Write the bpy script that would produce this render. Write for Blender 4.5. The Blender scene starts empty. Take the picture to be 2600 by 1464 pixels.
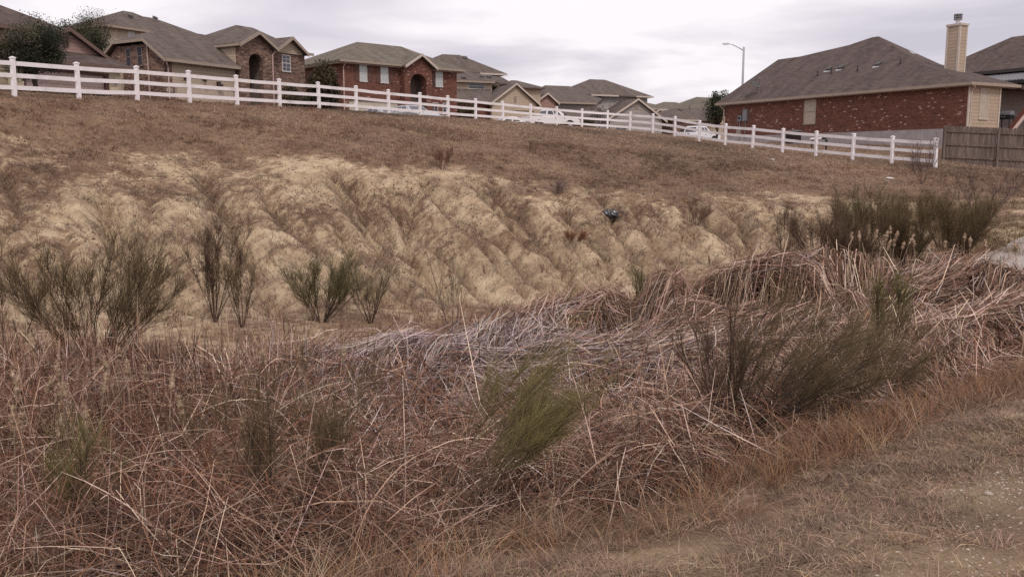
import bpy, bmesh, math, random
import numpy as np
from mathutils import Vector, Matrix
from math import sin, cos, pi, radians, sqrt, atan2

SC = bpy.context.scene
COL = SC.collection
R = math.radians

# ------------------------------------------------------------------ camera
cam_d = bpy.data.cameras.new('camera')
cam = bpy.data.objects.new('camera', cam_d); COL.objects.link(cam)
cam.location = (0, 0, 1.6)
cam.rotation_euler = (R(90 - 8.1), 0, 0)
cam_d.sensor_width = 36.0
cam_d.lens = 36.0 * 2252 / 2600
cam_d.clip_start = 0.05
cam_d.clip_end = 6000
SC.camera = cam

# ------------------------------------------------------------------ sky, sun, exposure
SUN_EL, SUN_AZ = 48.0, 162.0          # azimuth clockwise from +Y: behind the camera, a little to its right
SC.view_settings.view_transform = 'Standard'
SC.view_settings.look = 'None'
SC.view_settings.gamma = 1
SC.view_settings.exposure = 0.0
SC.render.engine = 'CYCLES'
SC.cycles.use_denoising = False      # keeps the fine grain of grass and shingles
W = bpy.data.worlds.new('World'); SC.world = W; W.use_nodes = True
wn, wl = W.node_tree.nodes, W.node_tree.links
wn.clear()
def wnode(t, **kw):
    n = wn.new(t)
    for k, v in kw.items(): setattr(n, k, v)
    return n
wo = wnode('ShaderNodeOutputWorld'); bg = wnode('ShaderNodeBackground')
sky = wnode('ShaderNodeTexSky'); sky.sky_type = 'NISHITA'; sky.sun_disc = False
sky.sun_elevation = R(SUN_EL); sky.sun_rotation = R(SUN_AZ)
bg.inputs['Strength'].default_value = 0.1
tc = wnode('ShaderNodeTexCoord')
sep = wnode('ShaderNodeSeparateXYZ'); wl.new(tc.outputs['Generated'], sep.inputs[0])
# project the view direction on a flat cloud deck so that the clouds flatten towards the horizon
zc = wnode('ShaderNodeMath', operation='MAXIMUM'); zc.inputs[1].default_value = 0.0; wl.new(sep.outputs[2], zc.inputs[0])
za = wnode('ShaderNodeMath', operation='ADD'); za.inputs[1].default_value = 0.16; wl.new(zc.outputs[0], za.inputs[0])
dx = wnode('ShaderNodeMath', operation='DIVIDE'); wl.new(sep.outputs[0], dx.inputs[0]); wl.new(za.outputs[0], dx.inputs[1])
dy = wnode('ShaderNodeMath', operation='DIVIDE'); wl.new(sep.outputs[1], dy.inputs[0]); wl.new(za.outputs[0], dy.inputs[1])
cmb = wnode('ShaderNodeCombineXYZ'); wl.new(dx.outputs[0], cmb.inputs[0]); wl.new(dy.outputs[0], cmb.inputs[1])
CLOUD_OFF = (1.7, 0.4, 0.0)
mp = wnode('ShaderNodeMapping'); mp.inputs['Location'].default_value = CLOUD_OFF
mp.inputs['Rotation'].default_value = (0, 0, R(14)); mp.inputs['Scale'].default_value = (0.62, 0.85, 1)
wl.new(cmb.outputs[0], mp.inputs[0])
n1 = wnode('ShaderNodeTexNoise'); n1.inputs['Scale'].default_value = 1.1; n1.inputs['Detail'].default_value = 7
n1.inputs['Roughness'].default_value = 0.52; n1.inputs['Distortion'].default_value = 0.35
wl.new(mp.outputs[0], n1.inputs['Vector'])
cr = wnode('ShaderNodeValToRGB'); e = cr.color_ramp.elements
e[0].position = 0.33; e[0].color = (0.62, 0.585, 0.66, 1)
e[1].position = 0.57; e[1].color = (1.03, 0.975, 1.0, 1)
m = cr.color_ramp.elements.new(0.46); m.color = (0.80, 0.745, 0.81, 1)
wl.new(n1.outputs['Fac'], cr.inputs[0])
# an overcast deck is brighter towards the zenith
zr = wnode('ShaderNodeMapRange'); zr.inputs['From Min'].default_value = 0.0; zr.inputs['From Max'].default_value = 1.0
zr.inputs['To Min'].default_value = 9.8; zr.inputs['To Max'].default_value = 12.0
wl.new(sep.outputs[2], zr.inputs['Value'])
vm = wnode('ShaderNodeVectorMath', operation='SCALE'); wl.new(cr.outputs[0], vm.inputs[0]); wl.new(zr.outputs[0], vm.inputs['Scale'])
mx = wnode('ShaderNodeMix', data_type='RGBA'); mx.inputs[0].default_value = 0.94
wl.new(sky.outputs[0], mx.inputs[6]); wl.new(vm.outputs[0], mx.inputs[7])
wl.new(mx.outputs[2], bg.inputs['Color']); wl.new(bg.outputs[0], wo.inputs[0])

sun_d = bpy.data.lights.new('sun', 'SUN'); sun = bpy.data.objects.new('sun', sun_d); COL.objects.link(sun)
sun_d.energy = 1.5; sun_d.angle = R(10); sun_d.color = (1.0, 0.92, 0.83)
az, el = R(SUN_AZ), R(SUN_EL)
sdir = Vector((sin(az) * cos(el), cos(az) * cos(el), sin(el)))
sun.rotation_euler = sdir.to_track_quat('Z', 'Y').to_euler()

# ------------------------------------------------------------------ small helpers
def tag(o, label=None, cat=None, group=None, kind=None):
    if label: o['label'] = label
    if cat: o['category'] = cat
    if group: o['group'] = group
    if kind: o['kind'] = kind
    return o
def thing(name, label, cat, loc=(0, 0, 0), rz=0.0, group=None):
    o = bpy.data.objects.new(name, None); COL.objects.link(o)
    o.location = loc; o.rotation_euler = (0, 0, rz); o.empty_display_size = 0.3
    return tag(o, label, cat, group)
def copy_tree(o, parent=None):
    c = o.copy(); COL.objects.link(c)
    if parent is not None: c.parent = parent
    for ch in list(o.children): copy_tree(ch, c)
    return c

class MB:
    """Collects polygons and builds them as one mesh with metric UVs (u along the face, v up the face)."""
    def __init__(s, T=None): s.v = []; s.f = []; s.T = T
    def poly(s, pts):
        b = len(s.v)
        for p in pts:
            s.v.append(tuple(s.T(*p)) if s.T else tuple(p))
        s.f.append(list(range(b, b + len(pts)))); return s
    def box(s, x0, y0, z0, x1, y1, z1):
        return s.boxf((x0, y0, z0), (x1 - x0, 0, 0), (0, y1 - y0, 0), (0, 0, z1 - z0))
    def boxf(s, o, a, b, c):
        o, a, b, c = Vector(o), Vector(a), Vector(b), Vector(c)
        p = [o, o + a, o + a + b, o + b, o + c, o + a + c, o + a + b + c, o + b + c]
        for q in ((0, 3, 2, 1), (4, 5, 6, 7), (0, 1, 5, 4), (1, 2, 6, 5), (2, 3, 7, 6), (3, 0, 4, 7)):
            s.poly([p[i] for i in q])
        return s
    def beam(s, p, q, w, h):
        """a board from p to q: w wide across, hanging h below the line"""
        p, q = Vector(p), Vector(q); d = (q - p)
        n = Vector((-d.y, d.x, 0)); n = n.normalized() * w if n.length > 1e-6 else Vector((w, 0, 0))
        return s.boxf(p - n / 2 - Vector((0, 0, h)), d, n, (0, 0, h))
    def shell(s, polys, th):
        """thick sheet under the given polygons"""
        key = lambda p: tuple(round(c, 4) for c in p)
        edges = {}
        for P in polys:
            s.poly(P); s.poly([(x, y, z - th) for x, y, z in reversed(P)])
            for i in range(len(P)):
                a, b = P[i], P[(i + 1) % len(P)]
                k = frozenset((key(a), key(b)))
                edges.setdefault(k, []).append((a, b))
        for k, l in edges.items():
            if len(l) == 1:
                a, b = l[0]
                s.poly([a, (a[0], a[1], a[2] - th), (b[0], b[1], b[2] - th), b])
        return s
    def prism(s, pts2, axis, t0, t1):
        """extrude a 2D outline: axis 'y' takes (x, z), axis 'x' takes (y, z), axis 'z' takes (x, y)"""
        f = {'y': lambda p, t: (p[0], t, p[1]), 'x': lambda p, t: (t, p[0], p[1]), 'z': lambda p, t: (p[0], p[1], t)}[axis]
        s.poly([f(p, t0) for p in pts2]); s.poly([f(p, t1) for p in reversed(pts2)])
        for i in range(len(pts2)):
            a, b = pts2[i], pts2[(i + 1) % len(pts2)]
            s.poly([f(a, t0), f(a, t1), f(b, t1), f(b, t0)])
        return s
    def tube(s, pts, r, n=8, caps=True):
        pts = [Vector(p) for p in pts]; rs = r if isinstance(r, (list, tuple)) else [r] * len(pts)
        rings = []
        for i, p in enumerate(pts):
            d = (pts[min(i + 1, len(pts) - 1)] - pts[max(i - 1, 0)]).normalized()
            a = d.cross(Vector((0, 0, 1)))
            if a.length < 1e-3: a = Vector((1, 0, 0))
            a.normalize(); b = d.cross(a)
            rings.append([p + (a * cos(2 * pi * k / n) + b * sin(2 * pi * k / n)) * rs[i] for k in range(n)])
        for i in range(len(rings) - 1):
            for k in range(n):
                s.poly([rings[i][k], rings[i][(k + 1) % n], rings[i + 1][(k + 1) % n], rings[i + 1][k]])
        if caps: s.poly(rings[0]); s.poly(list(reversed(rings[-1])))
        return s
    def build(s, name, mat, parent=None, smooth=False, bevel=0.0):
        me = bpy.data.meshes.new(name); me.from_pydata(s.v, [], s.f)
        bm = bmesh.new(); bm.from_mesh(me)
        bmesh.ops.remove_doubles(bm, verts=bm.verts, dist=1e-4)
        bmesh.ops.recalc_face_normals(bm, faces=bm.faces)
        if bevel > 0:
            bmesh.ops.bevel(bm, geom=[e for e in bm.edges if e.is_manifold and e.calc_face_angle(0) > 0.5], offset=bevel, segments=2, affect='EDGES', clamp_overlap=True)
        uv = bm.loops.layers.uv.new('UVMap')
        for f in bm.faces:
            n = f.normal; t = Vector((-n.y, n.x, 0))
            t = t.normalized() if t.length > 0.05 else Vector((1, 0, 0))
            b = n.cross(t)
            if b.z < 0: b = -b
            for l in f.loops: l[uv].uv = (l.vert.co.dot(t), l.vert.co.dot(b))
        bm.to_mesh(me); bm.free()
        if smooth:
            for p in me.polygons: p.use_smooth = True
        me.materials.append(mat)
        o = bpy.data.objects.new(name, me); COL.objects.link(o)
        if parent is not None: o.parent = parent
        return o

def np_mesh(name, V, Q, mat, parent=None, colors=None, smooth=False):
    """numpy vertices (n,3) and faces (m,k) to a mesh object, with an optional per-vertex colour attribute"""
    me = bpy.data.meshes.new(name)
    V = np.ascontiguousarray(V, dtype=np.float32); Q = np.ascontiguousarray(Q, dtype=np.int32)
    k = Q.shape[1]
    me.vertices.add(len(V)); me.vertices.foreach_set('co', V.ravel())
    me.loops.add(Q.size); me.loops.foreach_set('vertex_index', Q.ravel())
    me.polygons.add(len(Q)); me.polygons.foreach_set('loop_start', np.arange(0, Q.size, k, dtype=np.int32))
    if smooth: me.polygons.foreach_set('use_smooth', np.ones(len(Q), dtype=bool))
    me.update(calc_edges=True)
    if colors is not None:
        a = me.color_attributes.new('tint', 'FLOAT_COLOR', 'POINT')
        c = np.ones((len(V), 4), dtype=np.float32); c[:, :colors.shape[1]] = colors
        a.data.foreach_set('color', c.ravel())
    me.materials.append(mat)
    o = bpy.data.objects.new(name, me); COL.objects.link(o)
    if parent is not None: o.parent = parent
    return o

# ------------------------------------------------------------------ materials
def mat_new(name, rough=0.85):
    m = bpy.data.materials.new(name); m.use_nodes = True
    nt = m.node_tree; b = nt.nodes['Principled BSDF']; b.inputs['Roughness'].default_value = rough
    b.inputs['Specular IOR Level'].default_value = 0.25
    return m, nt, b
def N(nt, t, **kw):
    n = nt.nodes.new(t)
    for k, v in kw.items():
        if k in n.inputs: n.inputs[k].default_value = v
        else: setattr(n, k, v)
    return n
def ramp(nt, stops, src=None):
    r = nt.nodes.new('ShaderNodeValToRGB'); el = r.color_ramp.elements
    el[0].position, el[0].color = stops[0][0], (*stops[0][1], 1)
    el[1].position, el[1].color = stops[-1][0], (*stops[-1][1], 1)
    for p, c in stops[1:-1]:
        q = el.new(p); q.color = (*c, 1)
    if src is not None: nt.links.new(src, r.inputs[0])
    return r
def mixc(nt, fac, a, b, mode='MIX'):
    m = nt.nodes.new('ShaderNodeMix'); m.data_type = 'RGBA'; m.blend_type = mode
    for s, i in ((fac, 0), (a, 6), (b, 7)):
        if isinstance(s, (int, float)): m.inputs[i].default_value = s
        elif isinstance(s, tuple): m.inputs[i].default_value = (*s, 1)
        else: nt.links.new(s, m.inputs[i])
    return m.outputs[2]
def bump(nt, b, h, strength=0.3, dist=0.02):
    n = nt.nodes.new('ShaderNodeBump'); n.inputs['Strength'].default_value = strength; n.inputs['Distance'].default_value = dist
    nt.links.new(h, n.inputs['Height']); nt.links.new(n.outputs[0], b.inputs['Normal'])
def plain(name, col, rough=0.6, var=0.12, scale=3.0, metal=0.0, spec=0.3):
    """a painted or bare surface with a little mottling and grime"""
    m, nt, b = mat_new(name, rough); b.inputs['Metallic'].default_value = metal; b.inputs['Specular IOR Level'].default_value = spec
    t = N(nt, 'ShaderNodeTexCoord'); n = N(nt, 'ShaderNodeTexNoise', Scale=scale, Detail=6.0, Roughness=0.65)
    nt.links.new(t.outputs['Object'], n.inputs['Vector'])
    r = ramp(nt, [(0.3, tuple(c * (1 - var) for c in col)), (0.7, tuple(min(1, c * (1 + var * 0.6)) for c in col))], n.outputs['Fac'])
    nt.links.new(r.outputs[0], b.inputs['Base Color'])
    return m
def brick(name, c1, c2, mortar, pale=None, pale_at=0.94, bw=0.22, bh=0.076):
    m, nt, b = mat_new(name, 0.9)
    t = N(nt, 'ShaderNodeUVMap')
    k = N(nt, 'ShaderNodeTexBrick', Scale=1.0)
    k.inputs['Color1'].default_value = (0, 0, 0, 1); k.inputs['Color2'].default_value = (1, 1, 1, 1); k.inputs['Mortar'].default_value = (0.5, 0.5, 0.5, 1)
    k.inputs['Brick Width'].default_value = bw; k.inputs['Row Height'].default_value = bh
    k.inputs['Mortar Size'].default_value = 0.006; k.inputs['Mortar Smooth'].default_value = 0.2
    nt.links.new(t.outputs[0], k.inputs['Vector'])
    n = N(nt, 'ShaderNodeTexNoise', Scale=2.2, Detail=5.0); nt.links.new(t.outputs[0], n.inputs['Vector'])
    stops = [(0.0, c1), (0.45, tuple((a + d) / 2 for a, d in zip(c1, c2))), (1.0, c2)]
    r = ramp(nt, stops, k.outputs['Color'])
    v = mixc(nt, 0.35, r.outputs[0], n.outputs['Fac'], 'OVERLAY')
    if pale:
        k2 = N(nt, 'ShaderNodeTexBrick', Scale=1.0); k2.inputs['Color1'].default_value = (0, 0, 0, 1); k2.inputs['Color2'].default_value = (1, 1, 1, 1); k2.inputs['Mortar'].default_value = (0, 0, 0, 1)
        k2.inputs['Brick Width'].default_value = bw * 0.95; k2.inputs['Row Height'].default_value = bh * 1.45; k2.inputs['Mortar Size'].default_value = 0.02; k2.inputs['Mortar Smooth'].default_value = 0.6
        nt.links.new(t.outputs[0], k2.inputs['Vector'])
        n2 = N(nt, 'ShaderNodeTexNoise', Scale=0.55, Detail=3.0); nt.links.new(t.outputs[0], n2.inputs['Vector'])
        ad = N(nt, 'ShaderNodeMath', operation='MULTIPLY_ADD'); nt.links.new(n2.outputs['Fac'], ad.inputs[0]); ad.inputs[1].default_value = 0.22; nt.links.new(k2.outputs['Color'], ad.inputs[2])
        f2 = N(nt, 'ShaderNodeMapRange'); f2.inputs['From Min'].default_value = pale_at + 0.11; f2.inputs['From Max'].default_value = pale_at + 0.15; nt.links.new(ad.outputs[0], f2.inputs['Value'])
        f3 = N(nt, 'ShaderNodeMath', operation='MULTIPLY'); nt.links.new(f2.outputs[0], f3.inputs[0]); f3.inputs[1].default_value = 0.72
        v = mixc(nt, f3.outputs[0], v, pale)
    c = mixc(nt, k.outputs['Fac'], v, mortar)
    nt.links.new(c, b.inputs['Base Color'])
    inv = N(nt, 'ShaderNodeMath', operation='SUBTRACT'); inv.inputs[0].default_value = 1; nt.links.new(k.outputs['Fac'], inv.inputs[1])
    bump(nt, b, inv.outputs[0], 0.4, 0.01)
    return m
def siding(name, col, lap=0.17):
    m, nt, b = mat_new(name, 0.7)
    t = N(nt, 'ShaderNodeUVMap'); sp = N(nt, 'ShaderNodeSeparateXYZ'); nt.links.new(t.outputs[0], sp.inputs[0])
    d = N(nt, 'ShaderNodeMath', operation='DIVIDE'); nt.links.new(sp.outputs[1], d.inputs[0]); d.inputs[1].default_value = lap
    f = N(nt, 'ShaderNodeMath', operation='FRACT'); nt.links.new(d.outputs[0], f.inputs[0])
    g = ramp(nt, [(0.0, (0.55, 0.53, 0.5)), (0.07, (0.6, 0.58, 0.55)), (0.1, (1, 1, 1))], f.outputs[0])   # lap shadow painted into the colour, a dark line along each board
    n = N(nt, 'ShaderNodeTexNoise', Scale=1.3, Detail=6.0); nt.links.new(t.outputs[0], n.inputs['Vector'])
    c0 = ramp(nt, [(0.3, tuple(x * 0.88 for x in col)), (0.7, tuple(x * 1.05 for x in col))], n.outputs['Fac'])
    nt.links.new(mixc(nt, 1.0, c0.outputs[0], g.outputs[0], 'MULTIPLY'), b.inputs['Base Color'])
    bump(nt, b, f.outputs[0], 0.6, -0.02)
    return m
def shingle(name, c1, c2):
    m, nt, b = mat_new(name, 0.95); b.inputs['Specular IOR Level'].default_value = 0.1
    t = N(nt, 'ShaderNodeUVMap')
    k = N(nt, 'ShaderNodeTexBrick', Scale=1.0)
    k.inputs['Color1'].default_value = (0, 0, 0, 1); k.inputs['Color2'].default_value = (1, 1, 1, 1); k.inputs['Mortar'].default_value = (0.1, 0.1, 0.1, 1)
    k.inputs['Brick Width'].default_value = 0.33; k.inputs['Row Height'].default_value = 0.14; k.inputs['Mortar Size'].default_value = 0.008
    nt.links.new(t.outputs[0], k.inputs['Vector'])
    mpn = N(nt, 'ShaderNodeMapping'); mpn.inputs['Scale'].default_value = (1.1, 0.5, 1); nt.links.new(t.outputs[0], mpn.inputs[0])
    n = N(nt, 'ShaderNodeTexNoise', Scale=1.2, Detail=8.0, Roughness=0.7); nt.links.new(mpn.outputs[0], n.inputs['Vector'])
    w = N(nt, 'ShaderNodeTexNoise', Scale=60.0, Detail=3.0); nt.links.new(t.outputs[0], w.inputs['Vector'])
    a = mixc(nt, 0.30, n.outputs['Fac'], k.outputs['Color'])
    a = mixc(nt, 0.22, a, w.outputs['Fac'])
    mp2 = N(nt, 'ShaderNodeMapping'); mp2.inputs['Scale'].default_value = (1.6, 0.16, 1); nt.links.new(t.outputs[0], mp2.inputs[0])
    n3 = N(nt, 'ShaderNodeTexNoise', Scale=0.9, Detail=5.0, Roughness=0.6); nt.links.new(mp2.outputs[0], n3.inputs['Vector'])
    a = mixc(nt, 0.34, a, n3.outputs['Fac'])      # weather streaks down the slope
    r = ramp(nt, [(0.32, tuple(x * 0.72 for x in c1)), (0.70, c2)], a)
    nt.links.new(r.outputs[0], b.inputs['Base Color'])
    bump(nt, b, k.outputs['Fac'], 0.3, -0.012)
    return m
def glass_mat(name, col, rough=0.06):
    m, nt, b = mat_new(name, rough); b.inputs['Base Color'].default_value = (*col, 1); b.inputs['Specular IOR Level'].default_value = 0.6
    return m
def tinted(name, rough=0.8, spec=0.2, trans=0.0):
    """leaves, blades and twigs: the colour of each one is stored on its vertices"""
    m, nt, b = mat_new(name, rough); b.inputs['Specular IOR Level'].default_value = spec
    a = N(nt, 'ShaderNodeVertexColor'); a.layer_name = 'tint'
    nt.links.new(a.outputs[0], b.inputs['Base Color'])
    if trans > 0:
        out = nt.nodes['Material Output']; tr = N(nt, 'ShaderNodeBsdfTranslucent'); nt.links.new(a.outputs[0], tr.inputs[0])
        ms = N(nt, 'ShaderNodeMixShader'); ms.inputs[0].default_value = trans
        nt.links.new(b.outputs[0], ms.inputs[1]); nt.links.new(tr.outputs[0], ms.inputs[2]); nt.links.new(ms.outputs[0], out.inputs[0])
    return m

M = dict(
    red_brick=brick('red_brick', (0.10, 0.036, 0.026), (0.185, 0.073, 0.05), (0.18, 0.115, 0.095), (0.56, 0.41, 0.35), 0.925),
    tan_brick=brick('tan_brick', (0.065, 0.038, 0.03), (0.27, 0.165, 0.125), (0.2, 0.15, 0.125), (0.5, 0.36, 0.3), 0.95),
    pink_brick=brick('pink_brick', (0.27, 0.16, 0.135), (0.38, 0.24, 0.2), (0.33, 0.25, 0.22), (0.12, 0.07, 0.055), 0.955),
    cream_stone=brick('cream_stone', (0.42, 0.33, 0.24), (0.6, 0.5, 0.37), (0.5, 0.42, 0.33), None, 1, 0.4, 0.2),
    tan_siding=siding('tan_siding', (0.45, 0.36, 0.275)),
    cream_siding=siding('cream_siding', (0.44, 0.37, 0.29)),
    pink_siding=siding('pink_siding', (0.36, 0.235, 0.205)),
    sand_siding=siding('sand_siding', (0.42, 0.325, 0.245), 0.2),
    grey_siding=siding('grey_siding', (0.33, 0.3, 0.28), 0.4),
    shingle_brown=shingle('brown_shingle', (0.105, 0.083, 0.073), (0.19, 0.153, 0.135)),
    shingle_olive=shingle('olive_shingle', (0.115, 0.098, 0.078), (0.23, 0.197, 0.158)),
    shingle_dark=shingle('dark_shingle', (0.075, 0.056, 0.05), (0.16, 0.122, 0.11)),
    trim=plain('tan_trim', (0.33, 0.262, 0.21)), trim_pale=plain('pale_trim', (0.52, 0.44, 0.38)), trim_brown=plain('brown_trim', (0.16, 0.1, 0.082)),
    trim_pink=plain('pink_trim', (0.5, 0.37, 0.33)),
    door_tan=plain('tan_door', (0.47, 0.38, 0.3)), door_pink=plain('pink_door', (0.50, 0.375, 0.335)), door_cream=plain('cream_door', (0.53, 0.47, 0.39)),
    shutter=plain('shutter_brown', (0.12, 0.06, 0.05)), soffit=plain('soffit', (0.38, 0.31, 0.26)),
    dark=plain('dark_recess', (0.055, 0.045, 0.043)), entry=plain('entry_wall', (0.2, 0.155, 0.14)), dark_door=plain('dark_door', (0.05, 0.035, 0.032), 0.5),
    win_frame=plain('window_frame', (0.6, 0.56, 0.53)), win_dark=plain('dark_frame', (0.2, 0.16, 0.14)),
    glass=glass_mat('dark_glass', (0.055, 0.055, 0.07)), blind=glass_mat('blind_behind_glass', (0.42, 0.46, 0.46), 0.25), screen=plain('solar_screen', (0.42, 0.36, 0.3), 0.8),
    concrete=plain('concrete', (0.36, 0.32, 0.32), 0.9, 0.25, 1.5), metal=plain('grey_metal', (0.24, 0.235, 0.245), 0.55, 0.15, 4.0, 0.1),
    galv=plain('galvanised', (0.55, 0.56, 0.58), 0.4, 0.08, 3.0, 0.5), black=plain('black_plastic', (0.03, 0.028, 0.03), 0.5), white=plain('white_paint', (0.8, 0.77, 0.77), 0.5, 0.06),
    asphalt=plain('asphalt', (0.06, 0.058, 0.058), 0.95, 0.2, 6.0), red_wood=plain('red_stained_wood', (0.17, 0.06, 0.045), 0.7), vent=plain('vent_grey', (0.085, 0.075, 0.073), 0.6),
    plank=plain('weathered_plank', (0.36, 0.28, 0.23), 0.9, 0.3, 9.0), paper=plain('dirty_paper', (0.66, 0.58, 0.57), 0.9, 0.15, 12.0),
    stone=plain('limestone', (0.46, 0.38, 0.31), 0.95, 0.25, 14.0),
)
# white rail fence: vinyl with grey-green mildew low down in a few places
def vinyl():
    m, nt, b = mat_new('white_vinyl', 0.5)
    t = N(nt, 'ShaderNodeTexCoord'); n = N(nt, 'ShaderNodeTexNoise', Scale=1.1, Detail=8.0, Roughness=0.7); nt.links.new(t.outputs['Object'], n.inputs['Vector'])
    r = ramp(nt, [(0.50, (0.82, 0.775, 0.785)), (0.62, (0.70, 0.655, 0.64)), (0.74, (0.50, 0.455, 0.41))], n.outputs['Fac'])
    nt.links.new(r.outputs[0], b.inputs['Base Color'])
    return m
M['vinyl'] = vinyl()
def wood_fence_mat():
    m, nt, b = mat_new('grey_cedar', 0.95)
    t = N(nt, 'ShaderNodeTexCoord'); mpn = N(nt, 'ShaderNodeMapping'); mpn.inputs['Scale'].default_value = (9, 9, 0.8); nt.links.new(t.outputs['Object'], mpn.inputs[0])
    n = N(nt, 'ShaderNodeTexNoise', Scale=1.0, Detail=7.0, Roughness=0.7); nt.links.new(mpn.outputs[0], n.inputs['Vector'])
    r = ramp(nt, [(0.3, (0.07, 0.05, 0.043)), (0.5, (0.145, 0.108, 0.094)), (0.72, (0.245, 0.188, 0.165))], n.outputs['Fac'])
    nt.links.new(r.outputs[0], b.inputs['Base Color']); bump(nt, b, n.outputs['Fac'], 0.4, 0.01)
    return m
M['cedar'] = wood_fence_mat()
M['blade'] = tinted('dry_blade', 0.75, 0.25, 0.12)
M['twig'] = tinted('twig', 0.85, 0.15, 0.0)
M['leaf'] = tinted('leaf', 0.7, 0.2, 0.15)

# ------------------------------------------------------------------ terrain
rng = np.random.default_rng(7)
_perm = np.random.default_rng(3).random((256, 256)).astype(np.float32)
def vnoise(x, y):
    xi = np.floor(x).astype(int); yi = np.floor(y).astype(int); fx = x - xi; fy = y - yi
    fx = fx * fx * (3 - 2 * fx); fy = fy * fy * (3 - 2 * fy)
    g = lambda a, b: _perm[a & 255, b & 255]
    return (g(xi, yi) * (1 - fx) + g(xi + 1, yi) * fx) * (1 - fy) + (g(xi, yi + 1) * (1 - fx) + g(xi + 1, yi + 1) * fx) * fy
def fbm(x, y, oct=4, gain=0.5):
    t = 0; a = 1; s = 0
    for i in range(oct):
        t = t + a * vnoise(x * 2 ** i + 17.3 * i, y * 2 ** i + 5.1 * i); s += a; a *= gain
    return t / s
POSTS = [[-16.32, 29.69, 3.76], [-15.24, 31.86, 3.82], [-14.09, 34.03, 3.9], [-12.9, 36.21, 3.97], [-11.66, 38.38, 4.0], [-10.41, 40.53, 4.04], [-9.1, 42.66, 4.07], [-7.72, 44.78, 4.07], [-6.4, 46.87, 4.05], [-4.98, 48.94, 4.04], [-3.61, 50.98, 4.06], [-2.13, 52.96, 4.04], [-0.55, 54.84, 4.01], [1.14, 56.6, 3.94], [2.87, 58.18, 3.88], [4.6, 59.39, 3.8], [6.34, 59.86, 3.74], [7.77, 59.22, 3.61], [9.05, 57.74, 3.43], [10.11, 55.83, 3.15], [11.19, 53.74, 2.8], [12.24, 51.58, 2.53], [13.24, 49.42, 2.34], [14.25, 47.27, 2.1], [15.29, 45.12, 1.9], [16.33, 42.97, 1.7], [17.31, 40.82, 1.53], [18.28, 38.66, 1.39]]
CTRL = POSTS + [[-17.4, 27.5, 3.7], [-18.5, 25.3, 3.65], [-22, 18, 3.6], [-28, 5, 3.4], [-30, 25, 3.9],
    # the far side of the street
    [-35, 60, 4.6], [-20, 47, 4.2], [-26, 42, 4.2], [-19, 50, 3.9], [-13.5, 59, 3.8], [-12, 65, 3.95], [-8.5, 62.5, 3.75], [-4.5, 72, 4.1], [0, 80, 4.1], [2, 88, 4.75], [6, 88, 4.75], [0, 105, 4.6],
    [13, 118, 4.6], [20, 122, 3.9], [19.7, 97, 3.25], [16, 85, 2.95], [14, 72, 2.95], [16.2, 70.5, 2.75], [16.4, 56, 2.75], [17.1, 50, 2.35], [21.6, 45, 1.73], [26, 52, 2.3], [23.7, 44.5, 1.36], [25.2, 44, 1.25], [32, 44, 1.2], [34, 62, 3.2], [40, 52, 2.2],
    [-14, 44, 3.75], [-10, 52, 3.8], [0, 67, 3.95], [8, 72, 3.5], [12, 64, 3.05], [60, 50, 2], [-60, 60, 5], [-60, 20, 4], [0, 160, 4.5], [60, 140, 4], [-70, 140, 5.5],
    # top of the eroded bank, bank, foot of the bank
    [-17, 21.5, 1.8], [-13.7, 26, 1.79], [-10.2, 29, 1.74], [-5.3, 30, 1.75], [0, 31, 1.08], [5.65, 32, 0.78], [9.9, 32, 0.5], [15.5, 32, 0.64], [14.8, 35, 0.94], [12.2, 42, 1.68], [18.4, 33, 0.62], [24, 34, 0.7],
    [-9.34, 21, -0.14], [-4.18, 23.5, -0.35], [0, 24.5, -0.54], [3.04, 28, 0.21], [8.5, 27, -0.1],
    [-14, 11, -1.1], [-8.9, 16.5, -1.26], [-5.35, 18, -1.42], [-2.63, 19.5, -1.42], [0, 20.5, -1.5], [2.96, 22, -1.35], [6.43, 24, -1.04], [11.6, 26, -0.8], [13.3, 25, -0.2], [12.6, 22, -0.58], [15.5, 24.5, 0.0], [20, 26, 0.3], [16, 21, -0.2], [20, 16, 0.0],
    # floor of the pond
    [-6, 12.6, -1.4], [0, 14, -1.45], [4, 15, -1.4], [8, 18, -1.2], [-3, 8, -1.35], [-8, 8, -1.35], [-12, 7, -1.2], [-8, 12, -1.4], [3, 10.5, -1.15], [10, 20.4, -0.75], [11, 18.8, -0.8], [13.2, 20.4, -0.6], [-1, 6.5, -1.2], [-3.5, 5.5, -1.05],
    # near berm
    [0, 0, 0], [1.5, 3, 0], [3.3, 5.6, -0.02], [-0.3, 3.4, -0.08], [-2, 2.8, -0.15], [-4, 2.2, -0.15], [4.5, 4, 0.02], [6.5, 7.6, -0.05], [9, 8, 0], [11, 11, -0.1], [14, 12, -0.05], [5, 0, 0], [-5, -2, 0], [0, -8, 0.2], [15, 2, 0.1],
    [-2.1, 4.2, -0.5], [-1.3, 4.7, -0.6], [-0.4, 4.7, -0.55], [1.0, 5.6, -0.6], [1.9, 6.9, -0.66], [3.6, 7.9, -0.6], [6, 10.4, -0.62], [8.5, 12.5, -0.6], [8, 14.5, -0.95], [-4.5, 3.6, -0.55], [-8, 4, -0.9],
    [0, 420, 4], [400, 200, 4], [-400, 200, 5], [200, -200, 2], [-200, -200, 2], [0, 1500, 6], [1500, 0, 3], [-1500, 0, 4], [0, -1500, 2]]
CTRL = np.array(CTRL, dtype=np.float64)
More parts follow.
